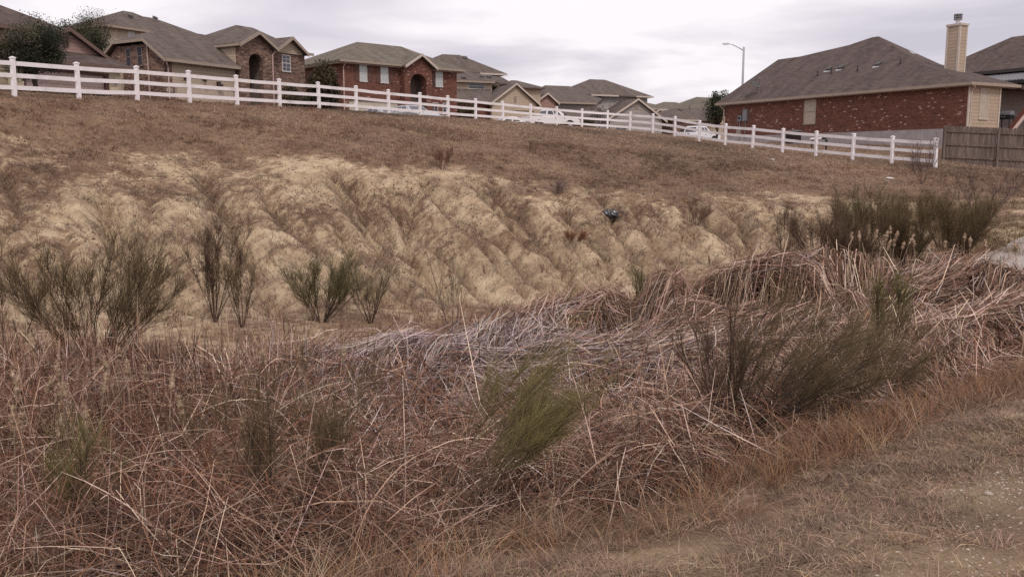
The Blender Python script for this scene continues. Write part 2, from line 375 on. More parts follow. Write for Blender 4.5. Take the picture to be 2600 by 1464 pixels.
def _tps_fit(C, lam=0.02):
    n = len(C); d = np.hypot(C[:, None, 0] - C[None, :, 0], C[:, None, 1] - C[None, :, 1])
    K = d  # biharmonic |r| kernel: stays calm between the far control points
    A = np.zeros((n + 3, n + 3)); A[:n, :n] = K - lam * np.eye(n) * 0
    A[:n, :n] += np.eye(n) * (-lam)
    P = np.c_[np.ones(n), C[:, :2]]; A[:n, n:] = P; A[n:, :n] = P.T
    return np.linalg.solve(A, np.r_[C[:, 2], np.zeros(3)])
_TW = _tps_fit(CTRL, 0.2)
def base_z(x, y):
    x = np.asarray(x, dtype=np.float64); y = np.asarray(y, dtype=np.float64); sh = x.shape; x = x.ravel(); y = y.ravel()
    out = np.empty(len(x))
    for i in range(0, len(x), 40000):
        a, b = x[i:i + 40000], y[i:i + 40000]
        d = np.hypot(a[:, None] - CTRL[None, :, 0], b[:, None] - CTRL[None, :, 1])
        out[i:i + 40000] = d @ _TW[:-3] + _TW[-3] + _TW[-2] * a + _TW[-1] * b
    return out.reshape(sh)
def pdist(x, y, line):
    """distance to a polyline"""
    best = np.full(x.shape, 1e9)
    for (ax, ay), (bx, by) in zip(line[:-1], line[1:]):
        ux, uy = bx - ax, by - ay; t = np.clip(((x - ax) * ux + (y - ay) * uy) / (ux * ux + uy * uy), 0, 1)
        best = np.minimum(best, np.hypot(x - ax - t * ux, y - ay - t * uy))
    return best
FOOT = [(-22, 2), (-14, 11), (-8.9, 16.3), (-5.35, 18), (-2.6, 19.5), (0, 20.5), (3, 22), (6.4, 24), (9, 25.2), (11.6, 26.2)]
TOP = [(-26, 14), (-18.5, 22.0), (-13.7, 26.4), (-10.2, 28.6), (-5.3, 29.9), (0, 30.6), (5.65, 31), (9.9, 31.3), (12.5, 30)]
_T2 = [(-18.5, 22.0), (-13.7, 26.5), (-10.2, 28.8), (-5, 30.2), (0, 30.8), (5.6, 31.5), (9.9, 31.5)]
_B2 = [(-13.5, 11.5), (-8.9, 16.2), (-5.4, 17.8), (-1.8, 19.6), (1.8, 21.0), (5.5, 23.2), (9, 24.8)]
def _lerp(P, s):
    s = s * (len(P) - 1); i = max(min(int(s), len(P) - 2), 0); f = s - i
    return np.array(P[i]) * (1 - f) + np.array(P[i + 1]) * f
GUL = []
_gr = random.Random(23)
def _path(s, t0, t1, dr, amp, n=14, s_end=None):
    ph, f = _gr.uniform(0, 6.3), _gr.uniform(4, 8); pts = []
    for j in range(n):
        q = j / (n - 1); t = t0 + (t1 - t0) * q
        ss = (s + dr * q if s_end is None else s + (s_end - s) * q ** 1.4) + amp * sin(ph + f * t) + _gr.uniform(-0.3, 0.3) * amp
        ss = min(max(ss, -0.12), 1.1); pts.append((_lerp(_T2, ss) * (1 - t) + _lerp(_B2, ss) * t, t, ss))
    return pts
s_ = -0.08
while s_ < 1.0:      # main channels
    p = _path(s_, _gr.choice([0.05, 0.18, 0.28, 0.38, 0.5]), 1.04, _gr.uniform(-0.01, 0.11), 0.011)
    big = _gr.random() ** 1.5; GUL.append((p, 0.30 + 0.50 * big, 0.17 + 0.27 * big))
    for _ in range(_gr.choice([1, 2, 2, 3])):      # side rills that run into it
        k = _gr.randint(5, 12); te, se = p[k][1], p[k][2]
        GUL.append((_path(se + _gr.choice([-1, 1]) * _gr.uniform(0.012, 0.03), max(te - _gr.uniform(0.25, 0.5), 0.02), te, 0, 0.004, 9, se), 0.12 + 0.2 * _gr.random(), 0.12 + 0.12 * _gr.random()))
    s_ += _gr.choice([0.006, 0.012, 0.018, 0.026, 0.036, 0.052])
for k in range(110):     # thin shallow rills down most of the face
    t0 = _gr.uniform(0.1, 0.6); GUL.append((_path(_gr.random(), t0, min(t0 + _gr.uniform(0.3, 0.7), 1.03), _gr.uniform(0.0, 0.06), 0.005, 10), 0.06 + 0.10 * _gr.random(), 0.05 + 0.06 * _gr.random()))
for k in range(60):      # short blind rills low on the face
    t0 = _gr.uniform(0.45, 0.8); GUL.append((_path(_gr.random(), t0, t0 + _gr.uniform(0.15, 0.3), _gr.uniform(0.01, 0.03), 0.003, 7), 0.08 + 0.12 * _gr.random(), 0.08 + 0.08 * _gr.random()))
def gully(x, y):
    d = np.zeros(x.shape)
    m = (x > -20) & (x < 12) & (y > 10) & (y < 33)
    if not m.any(): return d
    xs, ys = x[m], y[m]; r = np.zeros(xs.shape)
    xs = xs + 0.35 * (fbm(x[m] * 0.5, y[m] * 0.5 + 3, 3) - 0.5) + 0.16 * (fbm(x[m] * 2.6 + 8, y[m] * 2.6, 3) - 0.5)
    for pts, dep, wid in GUL:
        for (a, ta, _s), (b, tb, _u) in zip(pts[:-1], pts[1:]):
            k = (xs > min(a[0], b[0]) - 1.1) & (xs < max(a[0], b[0]) + 1.1) & (ys > min(a[1], b[1]) - 1.1) & (ys < max(a[1], b[1]) + 1.1)
            if not k.any(): continue
            u = b - a; px, py = xs[k] - a[0], ys[k] - a[1]
            t = np.clip((px * u[0] + py * u[1]) / (u @ u), 0, 1); dd = np.hypot(px - t * u[0], py - t * u[1]); tt = ta + t * (tb - ta)
            env = np.clip((tt - pts[0][1]) / 0.14, 0, 1) * np.clip((1.05 - tt) / 0.16, 0, 1)
            w = wid * (0.55 + 0.8 * tt)
            r[k] = np.maximum(r[k], dep * env * (0.75 * np.clip(1 - dd / (2.0 * w), 0, 1) + 0.25 * np.exp(-dd / (0.5 * w)) + 0.25 * np.exp(-(dd / 0.07) ** 2) * (tt > 0.3)))
    d[m] = r
    return d
def bank_t(x, y):
    """0 at the foot of the bank, 1 at the top of the eroded face, above 1 on the turf"""
    df, dt = pdist(x, y, FOOT), pdist(x, y, TOP)
    t = df / (df + dt + 1e-6)
    zb = base_z(x, y)
    above = (dt < df) & (y > np.interp(x, [p[0] for p in TOP], [p[1] for p in TOP]))
    below = (df < dt) & (y < np.interp(x, [p[0] for p in FOOT], [p[1] for p in FOOT]))
    t = np.where(above, 1 + dt * 0.2, t); t = np.where(below, -df * 0.2, t)
    t = np.where((x > 12.5) & (t < 1), 1.0 + 0.02 * (x - 12.5), t)
    return t
def gz(x, y, detail=True):
    x = np.asarray(x, dtype=np.float64); y = np.asarray(y, dtype=np.float64)
    z = base_z(x, y)
    if detail:
        near = np.exp(-((np.abs(x) / 60) ** 4 + (y / 75) ** 4))
        face = np.clip(1 - np.abs(bank_t(x, y) - 0.5) / 0.62, 0, 1) ** 0.5
        z = z - gully(x, y) + face * (0.06 * (fbm(x * 5.5, y * 5.5, 3) - 0.5) * 2 + 0.05 * (fbm(x * 1.9 + 0.8 * y, y * 0.9, 3) - 0.5) * 2)
        z = z + near * (0.07 * (fbm(x * 0.25 + 40, y * 0.25, 3) - 0.5) + 0.035 * (fbm(x * 2.1, y * 2.1 + 9, 3) - 0.5))
    return z
def gz1(x, y): return float(gz(np.array([x]), np.array([y]))[0])
def grow(a, b, step, lo, hi, f=1.22):
    mid = list(np.arange(a, b + 1e-6, step)); l = []; s = step; v = a
    while v > lo: s *= f; v -= s; l.append(v)
    r = []; s = step; v = b
    while v < hi: s *= f; v += s; r.append(v)
    return np.array(l[::-1] + mid + r)
gx = grow(-17, 15, 0.085, -2500, 2500, 1.16)
gy = np.concatenate([grow(1.5, 6, 0.06, -1500, 6.05)[:-1], np.arange(6.06, 33, 0.085), grow(33, 62, 0.3, 34, 4000, 1.18)[1:]])
gy = np.unique(np.round(gy, 4))
GX, GY = np.meshgrid(gx, gy)
GZ = gz(GX, GY)
nx, ny = len(gx), len(gy)
V = np.stack([GX, GY, GZ], -1).reshape(-1, 3)
idx = np.arange(nx * ny).reshape(ny, nx)
Q = np.stack([idx[:-1, :-1], idx[:-1, 1:], idx[1:, 1:], idx[1:, :-1]], -1).reshape(-1, 4)
# what grows or lies where: R turf, G trodden limestone berm, B reed litter of the pond floor
def masks(x, y):
    t = bank_t(x, y)
    patch = fbm(x * 0.55, y * 0.4 + 30, 4) ; fine = fbm(x * 2.6 + 7, y * 2.6, 3)
    left = np.clip((-9.5 - x) / 3.5, 0, 1)
    face = np.clip(0.06 + 0.50 * np.clip(t, 0, 1) ** 2.2 + (patch - 0.5) * 1.5 + (fine - 0.5) * 0.7 + 0.20 * left + 0.35 * np.clip(gully(x, y) - 0.12, 0, 0.5) + 0.012 * np.clip(x, 0, 12) , 0, 1)
    turf = np.where(t >= 1, np.clip(0.55 + (t - 1) * 2.4 + (patch - 0.5) * 1.2 + (fine - 0.5) * 0.5, 0, 1), face)
    flat = np.clip(0.22 + (patch - 0.5) * 2.2 + np.clip(-t, 0, 1) * 0.7, 0, 1)
    turf = np.where(t < 0, flat, turf)
    bl = np.interp(x, [-6, -4, -2, -0.3, 1.5, 3.3, 5, 6.5, 9, 12], [2.0, 2.4, 2.9, 3.5, 4.35, 5.75, 7.1, 8.1, 9.4, 12])
    berm = np.clip((bl + 0.35 - y + (fine - 0.5) * 0.9) / 0.6, 0, 1)
    lit = np.clip((base_z(x, y) + 0.35) / -0.55, 0, 1) * np.clip((np.interp(x, [-9, -5, -1.7, 1.3, 4, 6.5, 10, 13], [11, 11.5, 13.6, 15.6, 16.4, 17.6, 18.6, 18.6]) + 0.4 - y) / 1.5, 0, 1) * (1 - berm)
    return turf, berm, lit
mk = np.stack(masks(GX, GY), -1).reshape(-1, 3)
def ground_mat():
    m, nt, b = mat_new('ground', 0.95); b.inputs['Specular IOR Level'].default_value = 0.1
    L = nt.links.new
    a = N(nt, 'ShaderNodeVertexColor'); a.layer_name = 'tint'; sp = N(nt, 'ShaderNodeSeparateColor'); L(a.outputs[0], sp.inputs[0])
    t = N(nt, 'ShaderNodeTexCoord')
    def noise(s, d=6.0, r=0.6, v=None):
        n = N(nt, 'ShaderNodeTexNoise', Scale=s, Detail=d, Roughness=r); L(v or t.outputs['Object'], n.inputs['Vector']); return n.outputs['Fac']
    nl, nm, nf, nc = noise(0.5), noise(2.3), noise(15.0, 10.0, 0.8), noise(42.0, 5.0, 0.75)
    # bare caliche soil with grey crust and crumbs
    soil = ramp(nt, [(0.3, (0.38, 0.285, 0.19)), (0.5, (0.53, 0.41, 0.27)), (0.7, (0.64, 0.52, 0.36))], nl)
    crust = ramp(nt, [(0.44, (1, 1, 1)), (0.62, (0.60, 0.53, 0.53))], nm)
    s1 = mixc(nt, 0.75, soil.outputs[0], crust.outputs[0], 'MULTIPLY')
    crumbs = ramp(nt, [(0.36, (0.30, 0.24, 0.21)), (0.45, (0.88, 0.86, 0.84)), (0.62, (1.0, 1.0, 1.0)), (0.75, (1.15, 1.14, 1.12))], nf)
    s1 = mixc(nt, 0.85, s1, crumbs.outputs[0], 'MULTIPLY')
    # dead turf
    tuft = ramp(nt, [(0.30, (0.11, 0.07, 0.05)), (0.5, (0.225, 0.155, 0.108)), (0.66, (0.32, 0.232, 0.165)), (0.8, (0.40, 0.30, 0.225))], nf)
    tone = ramp(nt, [(0.34, (0.70, 0.62, 0.58)), (0.66, (1.15, 1.08, 0.98))], nl)
    g1 = mixc(nt, 0.9, tuft.outputs[0], tone.outputs[0], 'MULTIPLY')
    # turf breaks up along its edge in tufts
    ad = N(nt, 'ShaderNodeMath', operation='MULTIPLY_ADD'); L(nf, ad.inputs[0]); ad.inputs[1].default_value = 2.4; L(sp.outputs[0], ad.inputs[2])
    ad2 = N(nt, 'ShaderNodeMath', operation='MULTIPLY_ADD'); L(noise(4.5, 4.0, 0.6), ad2.inputs[0]); ad2.inputs[1].default_value = 1.7; L(ad.outputs[0], ad2.inputs[2])
    th = N(nt, 'ShaderNodeMapRange'); th.inputs['From Min'].default_value = 2.44; th.inputs['From Max'].default_value = 2.72; L(ad2.outputs[0], th.inputs['Value'])
    c = mixc(nt, th.outputs[0], s1, g1)
    # berm: trodden grey-brown soil with limestone grit
    bs = ramp(nt, [(0.3, (0.195, 0.135, 0.092)), (0.52, (0.30, 0.215, 0.14)), (0.72, (0.40, 0.30, 0.185))], noise(1.4))
    grit = ramp(nt, [(0.3, (0.55, 0.5, 0.48)), (0.5, (1, 1, 1)), (0.60, (1.05, 1.03, 1.0)), (0.66, (1.45, 1.42, 1.38))], nc)
    bs2 = mixc(nt, 0.9, bs.outputs[0], grit.outputs[0], 'MULTIPLY')
    c = mixc(nt, sp.outputs[1], c, bs2)
    lt = ramp(nt, [(0.3, (0.035, 0.022, 0.016)), (0.7, (0.10, 0.064, 0.048))], nf)
    c = mixc(nt, sp.outputs[2], c, lt.outputs[0])
    L(c, b.inputs['Base Color'])
    h = mixc(nt, 0.5, nf, nc)
    bump(nt, b, h, 1.0, 0.035)
    return m
ground = np_mesh('ground', V, Q, ground_mat(), colors=mk, smooth=True); tag(ground, kind='structure')

def drape(name, line, w, mat, lift, kind='structure', step=1.0):
    """a strip of paving laid over the terrain along a polyline"""
    pts = []
    for (ax, ay), (bx, by) in zip(line[:-1], line[1:]):
        n = max(1, int(math.hypot(bx - ax, by - ay) / step))
        pts += [(ax + (bx - ax) * i / n, ay + (by - ay) * i / n) for i in range(n)]
    pts.append(line[-1]); P = np.array(pts); d = np.gradient(P, axis=0); d /= np.hypot(d[:, 0], d[:, 1])[:, None]; nrm = np.c_[-d[:, 1], d[:, 0]]
    k = 7; rows = []
    for j in range(k):
        o = P + nrm * w * (j / (k - 1) - 0.5); rows.append(np.c_[o, gz(o[:, 0], o[:, 1], True) + lift])
    rows = np.stack(rows, 1); n = len(P); ix = np.arange(n * k).reshape(n, k)
    q = np.stack([ix[:-1, :-1], ix[:-1, 1:], ix[1:, 1:], ix[1:, :-1]], -1).reshape(-1, 4)
    o = np_mesh(name, rows.reshape(-1, 3), q, mat, smooth=True)
    if kind: tag(o, kind=kind)
    return o
def off(k):   # the street runs a few metres beyond the rail fence
    P = np.array(POSTS)[:18, :2]; d = np.gradient(P, axis=0); d /= np.hypot(d[:, 0], d[:, 1])[:, None]
    return [tuple(p) for p in P + np.c_[-d[:, 1], d[:, 0]] * k]
street_line = [(-24, 12)] + off(6.5)[:16] + [(6, 76), (20, 90), (40, 104)]
M['path_concrete'] = plain('path_concrete', (0.40, 0.345, 0.31), 0.9, 0.2, 2.0)
drape('street', street_line, 7.5, M['asphalt'], 0.06)
drape('pavement', [(-20.5, 15)] + off(1.9)[:15] + [(3.2, 63.2)], 1.2, M['concrete'], 0.07)
drape('driveway', [(-6.2, 58.6), (-9.6, 64.2)], 4.6, M['concrete'], 0.05)
drape('concrete_path', [(10.5, 19.4), (11.8, 21.0), (13.5, 22.6), (18, 25)], 1.2, M['path_concrete'], 0.05, step=0.3)
drape('concrete_apron', [(12.5, 62), (17, 68), (19, 78)], 5.0, M['concrete'], 0.05)

# ------------------------------------------------------------------ buildings: parts in house coordinates (x along the front, y into the house, z up)
def house(name, label, cat, ox, oy, theta, group=None):
    return thing(name, label, cat, (ox, oy, 0), R(90 - theta), group)
def side_T(x0, sgn=-1):      # draw on a side wall: a runs into the house, d sticks out of the wall
    return lambda a, d, z: (x0 + (d if sgn < 0 else -d), a, z)
def window(P, x0, x1, z0, z1, y=0.0, T=None, glass='glass', frame='win_frame', cols=2, rows=2, name='window', rail=True):
    mb = MB(T); t = 0.05; yo = y - 0.035
    mb.box(x0, yo, z0, x0 + t, y + 0.02, z1); mb.box(x1 - t, yo, z0, x1, y + 0.02, z1)
    mb.box(x0 + t, yo, z1 - t, x1 - t, y + 0.02, z1); mb.box(x0 - 0.03, yo - 0.03, z0 - 0.04, x1 + 0.03, y + 0.02, z0 + t * 0.7)
    zm = (z0 + z1) / 2
    if rail: mb.box(x0 + t, yo + 0.004, zm - 0.025, x1 - t, y - 0.004, zm + 0.025)
    for c in range(1, cols):
        xc = x0 + (x1 - x0) * c / cols
        mb.box(xc - 0.011, yo + 0.012, z0 + t, xc + 0.011, y - 0.008, z1 - t)
    for half in ((z0, zm), (zm, z1)) if rows > 1 else ():
        zc = (half[0] + half[1]) / 2; mb.box(x0 + t, yo + 0.013, zc - 0.011, x1 - t, y - 0.0085, zc + 0.011)
    w = mb.build(name, M[frame], P)
    MB(T).box(x0 + 0.02, y - 0.012, z0 + 0.02, x1 - 0.02, y - 0.007, z1 - 0.02).build('pane', M[glass], w)
    return w
def wall_box(P, x0, y0, z0, x1, y1, z1, mat, name='wall'):
    return MB().box(x0, y0, z0, x1, y1, z1).build(name, M[mat], P)
def hip(x0, x1, y0, y1, ze, rx0, rx1, ry, zr):
    A, B, C, D = (x0, y0, ze), (x1, y0, ze), (x1, y1, ze), (x0, y1, ze); r0, r1 = (rx0, ry, zr), (rx1, ry, zr)
    return [[A, B, r1, r0], [B, C, r1], [C, D, r0, r1], [D, A, r0]]
def hip_y(x0, x1, y0, y1, ze, ry0, ry1, rx, zr):
    A, B, C, D = (x0, y0, ze), (x1, y0, ze), (x1, y1, ze), (x0, y1, ze); r0, r1 = (rx, ry0, zr), (rx, ry1, zr)
    return [[A, B, r0], [B, C, r1, r0], [C, D, r1], [D, A, r0, r1]]
def roof(P, polys, mat, th=0.16, name='roof'):
    return MB().shell(polys, th).build(name, M[mat], P)
def gable_roof(P, xl, xm, xr, ze, zp, yf, yb, mat, zel=None):
    zl = ze if zel is None else zel
    return roof(P, [[(xl, yf, zl), (xm, yf, zp), (xm, yb, zp), (xl, yb, zl)], [(xm, yf, zp), (xr, yf, ze), (xr, yb, ze), (xm, yb, zp)]], mat, 0.12)
def rakes(P, pts, y, mat, h=0.2, w=0.05, name='rake_trim'):
    mb = MB()
    for (xa, za), (xb, zb) in zip(pts[:-1], pts[1:]): mb.boxf((xa, y - w, za - 0.125 - h * 0.35), (xb - xa, 0, zb - za), (0, w, 0), (0, 0, h))
    return mb.build(name, M[mat], P)
def fascia(P, p, q, mat, h=0.16, w=0.05, name='fascia'):
    return MB().beam(p, q, w, h).build(name, M[mat], P)
def downspout(P, pts, mat='trim_pink', r=0.045):
    return MB().tube(pts, r, 6).build('downspout', M[mat], P)
def gable_wall(P, xl, xr, xm, z0, ze, zp, y0, y1, mat, name='gable_wall'):
    return MB().prism([(xl, z0), (xr, z0), (xr, ze), (xm, zp), (xl, ze)], 'y', y0, y1).build(name, M[mat], P)
def arch_front(P, xl, xr, xm, z0, ze, zp, ax0, ax1, atop, y0, th, mat, name='entry_front'):
    r = (ax1 - ax0) / 2; zs = atop - r; c = (ax0 + ax1) / 2; n = 14
    arc = [(c - r * cos(pi * k / n), zs + r * sin(pi * k / n)) for k in range(n + 1)]
    pts = [(xl, z0), (ax0, z0)] + arc + [(ax1, z0), (xr, z0), (xr, ze), (xm, zp), (xl, ze)]
    o = MB().prism(pts, 'y', y0, y0 + th).build(name, M[mat], P)
    # soldier course round the arch, a brick proud of nothing but 2 cm
    mb = MB()
    for k in range(n):
        a0, a1 = pi * (k + 0.08) / n, pi * (k + 0.92) / n
        q = [(c - (r + 0.01) * cos(a0), zs + (r + 0.01) * sin(a0)), (c - (r + 0.21) * cos(a0), zs + (r + 0.21) * sin(a0)), (c - (r + 0.21) * cos(a1), zs + (r + 0.21) * sin(a1)), (c - (r + 0.01) * cos(a1), zs + (r + 0.01) * sin(a1))]
        mb.prism(q, 'y', y0 - 0.012, y0 + 0.05)
    mb.build('arch_course', M[mat], P)
    e = MB(); d0, d1 = y0 + th, y0 + 1.5
    e.box(ax0 - 0.3, d0, z0, ax0 - 0.2, d1, atop + 0.25); e.box(ax1 + 0.2, d0, z0, ax1 + 0.3, d1, atop + 0.25)
    e.box(ax0 - 0.3, d1, z0, ax1 + 0.3, d1 + 0.1, atop + 0.25); e.box(ax0 - 0.2, d0, atop + 0.15, ax1 + 0.2, d1, atop + 0.25)
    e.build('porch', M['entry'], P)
    return d1
def front_door(P, x0, x1, z0, z1, y):
    d = MB().box(x0, y - 0.06, z0, x1, y, z1); b = d.build('door', M['dark_door'], P)
    mb = MB()
    for k in range(3):
        za = z0 + 0.15 + k * (z1 - z0 - 0.2) / 3; mb.box(x0 + 0.12, y - 0.075, za, x1 - 0.12, y - 0.06, za + (z1 - z0) / 3 - 0.2)
    mb.build('door_panel', M['dark_door'], b)
    MB().boxf((x1 - 0.12, y - 0.12, z0 + 0.95), (0.05, 0, 0), (0, 0.05, 0), (0, 0, 0.12)).build('handle', M['metal'], b)
def garage_door(P, x0, x1, z0, z1, y, mat):
    mb = MB(); n = 4; h = (z1 - z0) / n
    for k in range(n):
        mb.box(x0, y, z0 + k * h + 0.006, x1, y + 0.05, z0 + (k + 1) * h - 0.006)
        m = 8; w = (x1 - x0) / m
        for j in range(m): mb.box(x0 + j * w + 0.08, y - 0.012, z0 + k * h + 0.11, x0 + (j + 1) * w - 0.08, y, z0 + (k + 1) * h - 0.11)
    mb.box(x0, y + 0.05, z0, x1, y + 0.08, z1)
    return mb.build('garage_door', M[mat], P)
def roof_vent(Rf, x, y, z, slope, s=0.3, T=None):
    """a low metal box vent sitting on a roof that rises along +y by slope"""
    v = MB(T).boxf((x - s / 2, y - s / 2, z - slope * s / 2), (s, 0, 0), (0, s, slope * s), (0, 0, 0.14)).boxf((x - s * 0.62, y - s * 0.62, z + 0.14 - slope * s * 0.62), (s * 1.24, 0, 0), (0, s * 1.24, slope * s * 1.24), (0, 0, 0.035))
    return v.build('roof_vent', M['vent'], Rf)
def vent_pipe(Rf, x, y, z, h=0.4):
    return MB().tube([(x, y, z - 0.1), (x, y, z + h)], 0.04, 6).tube([(x, y, z - 0.05), (x, y, z + 0.06)], 0.09, 8).build('vent_pipe', M['dark_door'], Rf)
def louvre(P, x0, x1, z0, z1, y, mat, T=None):
    mb = MB(T); t = 0.035
    mb.box(x0, y - 0.04, z0, x0 + t, y, z1).box(x1 - t, y - 0.04, z0, x1, y, z1).box(x0 + t, y - 0.04, z0, x1 - t, y, z0 + t).box(x0 + t, y - 0.04, z1 - t, x1 - t, y, z1)
    n = max(4, int((z1 - z0) / 0.08))
    for k in range(n):
        za = z0 + t + (z1 - z0 - 2 * t) * k / n; mb.boxf((x0 + t, y - 0.03, za), (x1 - x0 - 2 * t, 0, 0), (0, 0.022, 0.03), (0, 0, 0.012))
    return mb.build('gable_vent', M[mat], P)
def plaque(P, x, z, y, txt, w=0.36, h=0.2):
    b = MB().box(x - w / 2, y - 0.03, z - h / 2, x + w / 2, y, z + h / 2).build('number_plaque', M['trim_pale'], P)
    c = bpy.data.curves.new('house_number', 'FONT'); c.body = txt; c.size = 0.17; c.align_x = 'CENTER'; c.align_y = 'CENTER'; c.extrude = 0.004
    o = bpy.data.objects.new('house_number', c); COL.objects.link(o); o.parent = b; o.location = (x, y - 0.036, z); o.rotation_euler = (R(90), 0, 0)
    c.materials.append(M['black']); COL.objects.unlink(o); 
    me = bpy.data.meshes.new_from_object(o); me.materials.clear(); me.materials.append(M['black'])
    o2 = bpy.data.objects.new('house_number', me); COL.objects.link(o2); o2.parent = b; o2.location = (x, y - 0.036, z); o2.rotation_euler = (R(90), 0, 0); bpy.data.objects.remove(o)
def lantern(P, x, z, y):
    MB().box(x - 0.05, y - 0.03, z - 0.06, x + 0.05, y, z + 0.06).tube([(x, y - 0.02, z + 0.04), (x, y - 0.16, z + 0.1), (x, y - 0.18, z + 0.05)], 0.015, 5).tube([(x, y - 0.18, z + 0.06), (x, y - 0.18, z - 0.06), (x, y - 0.18, z - 0.14)], [0.05, 0.1, 0.07], 8).build('wall_lantern', M['dark_door'], P)

# --- house at the far left, only its roof corner in view
H0 = house('dark_eaved_house', 'house of which only a dark roof corner shows beyond the oak', 'house', -21.4, 38.0, 25)
wall_box(H0, -8.4, 0.5, 3.8, -0.5, 8, 7.42, 'tan_brick'); roof(H0, hip(-9, 0, 0, 8.6, 7.6, -5, -4.2, 4.3, 9.7), 'shingle_dark', 0.18)
fascia(H0, (-9, -0.03, 7.58), (0.03, -0.03, 7.58), 'dark_door', 0.2); fascia(H0, (0.03, 0, 7.58), (0.03, 8.6, 7.58), 'dark_door', 0.2)

# --- pink house behind the oak
H1 = house('pink_house', 'pink sided house with louvred garage gable behind the oak', 'house', -20.24, 47.0, 28)
G1 = 3.6
MB().box(-0.72, 0, 5.1, -0.03, 0.7, 6.3).box(-5.3, 0.02, 6.06, -0.72, 0.7, 6.3).box(-6.1, 0, 5.1, -5.35, 0.7, 6.3).build('stone_front', M['cream_stone'], H1)
for x0, x1 in ((-0.72, -0.03), (-6.1, -5.35)): MB().box(x0, 0, G1, x1, 0.7, 5.1).build('brick_pier', M['tan_brick'], H1)
wall_box(H1, -6.1, 0.7, G1, -0.05, 8, 7.0, 'pink_siding')
MB().box(-0.9, 0.06, G1, -0.72, 0.7, 6.06).box(-5.35, 0.06, G1, -5.2, 0.7, 6.06).box(-5.2, 0.06, 5.93, -0.9, 0.7, 6.06).build('door_casing', M['shutter'], H1)
garage_door(H1, -5.2, -0.9, G1, 5.93, 0.2, 'door_pink')
gable_wall(H1, -5.0, -0.3, -2.5, 6.95, 6.98, 8.02, 0.75, 1.0, 'pink_siding')
louvre(H1, -2.69, -2.37, 7.22, 7.72, 0.75, 'trim_brown')
roof(H1, [[(-6.5, -0.45, 6.44), (0.42, -0.45, 6.44), (-0.2, 0.74, 7.02), (-6.5, 0.74, 7.02)], [(0.42, -0.45, 6.44), (0.42, 3.5, 6.44), (-0.2, 3.5, 7.02), (-0.2, 0.74, 7.02)]], 'shingle_dark', 0.12)
fascia(H1, (-6.5, -0.48, 6.43), (0.45, -0.48, 6.43), 'trim_brown', 0.2)
gable_roof(H1, -5.1, -2.46, -0.1, 6.83, 8.17, 0.45, 8.0, 'shingle_dark')
rakes(H1, [(-5.1, 6.83), (-2.46, 8.17), (-0.1, 6.83)], 0.44, 'trim_brown', 0.2)
wall_box(H1, -11.6, 3.8, G1, 0.2, 9.2, 8.28, 'pink_brick', 'upper_wall')
roof(H1, hip(-12, 0.4, 3.4, 9.4, 8.33, -8.5, -2.2, 6.4, 9.78), 'shingle_dark', 0.16)
fascia(H1, (-12, 3.37, 8.31), (0.4, 3.37, 8.31), 'trim_brown', 0.18)
plaque(H1, -0.39, 5.58, 0, '366')

# --- cream two-storey house behind
HB = house('cream_house', 'tall cream sided house with hipped roof behind the pink house', 'house', -33.33, 75.0, 31)
wall_box(HB, 0, 0, 4.6, 9.6, 6.2, 12.62, 'cream_siding')
MB().box(-0.02, -0.02, 4.6, 1.5, 0, 10.75).box(1.5, -0.1, 10.6, 2.1, 0, 10.85).build('brick_skirt', M['tan_brick'], HB)
rf = roof(HB, hip(-0.5, 8.4, -0.5, 6.7, 12.72, 3.9, 4.85, 3.0, 14.64), 'shingle_brown')
roof(HB, hip(4.5, 10.8, -0.45, 6.6, 12.74, 6.0, 7.1, 3.0, 14.43), 'shingle_brown')
fascia(HB, (-0.5, -0.53, 12.7), (10.8, -0.53, 12.7), 'trim', 0.18); fascia(HB, (-0.53, -0.5, 12.7), (-0.53, 6.7, 12.7), 'trim', 0.18)
window(HB, 2.05, 2.75, 11.6, 12.52, 0, None, 'blind')
downspout(HB, [(0.04, -0.52, 12.66), (0.04, -0.08, 12.4), (0.04, -0.08, 5)], 'trim')
roof_vent(rf, 3.6, 1.6, 13.98, 0.5); roof_vent(rf, 6.4, 2.0, 14.2, 0.5)

# --- tan house with brown brick tower
H2 = house('tan_house', 'tan sided house with arched brown brick entry tower', 'house', -19.08, 50.0, 31)
G2 = 3.4
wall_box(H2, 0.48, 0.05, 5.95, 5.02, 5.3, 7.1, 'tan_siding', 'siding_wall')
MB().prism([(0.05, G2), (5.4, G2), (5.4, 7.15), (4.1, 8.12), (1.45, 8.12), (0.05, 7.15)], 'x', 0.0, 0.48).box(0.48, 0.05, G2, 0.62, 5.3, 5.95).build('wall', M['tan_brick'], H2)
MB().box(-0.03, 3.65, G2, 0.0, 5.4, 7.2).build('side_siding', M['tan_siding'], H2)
MB().box(0.62, 0.05, 5.9, 5.02, 0.3, 5.95).box(0.62, 0.05, G2, 0.74, 0.3, 5.9).box(4.9, 0.05, G2, 5.02, 0.3, 5.9).build('door_casing', M['trim'], H2)
garage_door(H2, 0.74, 4.9, G2, 5.9, 0.16, 'door_tan')
zf, zrg = 7.2, 9.3
rf = roof(H2, [[(-0.25, -0.35, 7.18), (5.2, -0.35, 7.18), (6.4, 2.75, zrg), (2.1, 2.75, zrg), (-0.25, 1.45, 8.4)],
    [(-0.25, 1.45, 8.4), (2.1, 2.75, zrg), (-0.25, 4.05, 8.4)],
    [(-0.25, 4.05, 8.4), (2.1, 2.75, zrg), (6.4, 2.75, zrg), (6.4, 5.85, 7.18), (-0.25, 5.85, 7.18)]], 'shingle_brown', 0.14)
fascia(H2, (-0.25, -0.4, 7.2), (5.0, -0.4, 7.2), 'trim', 0.16, 0.1, 'gutter')
mb = MB()
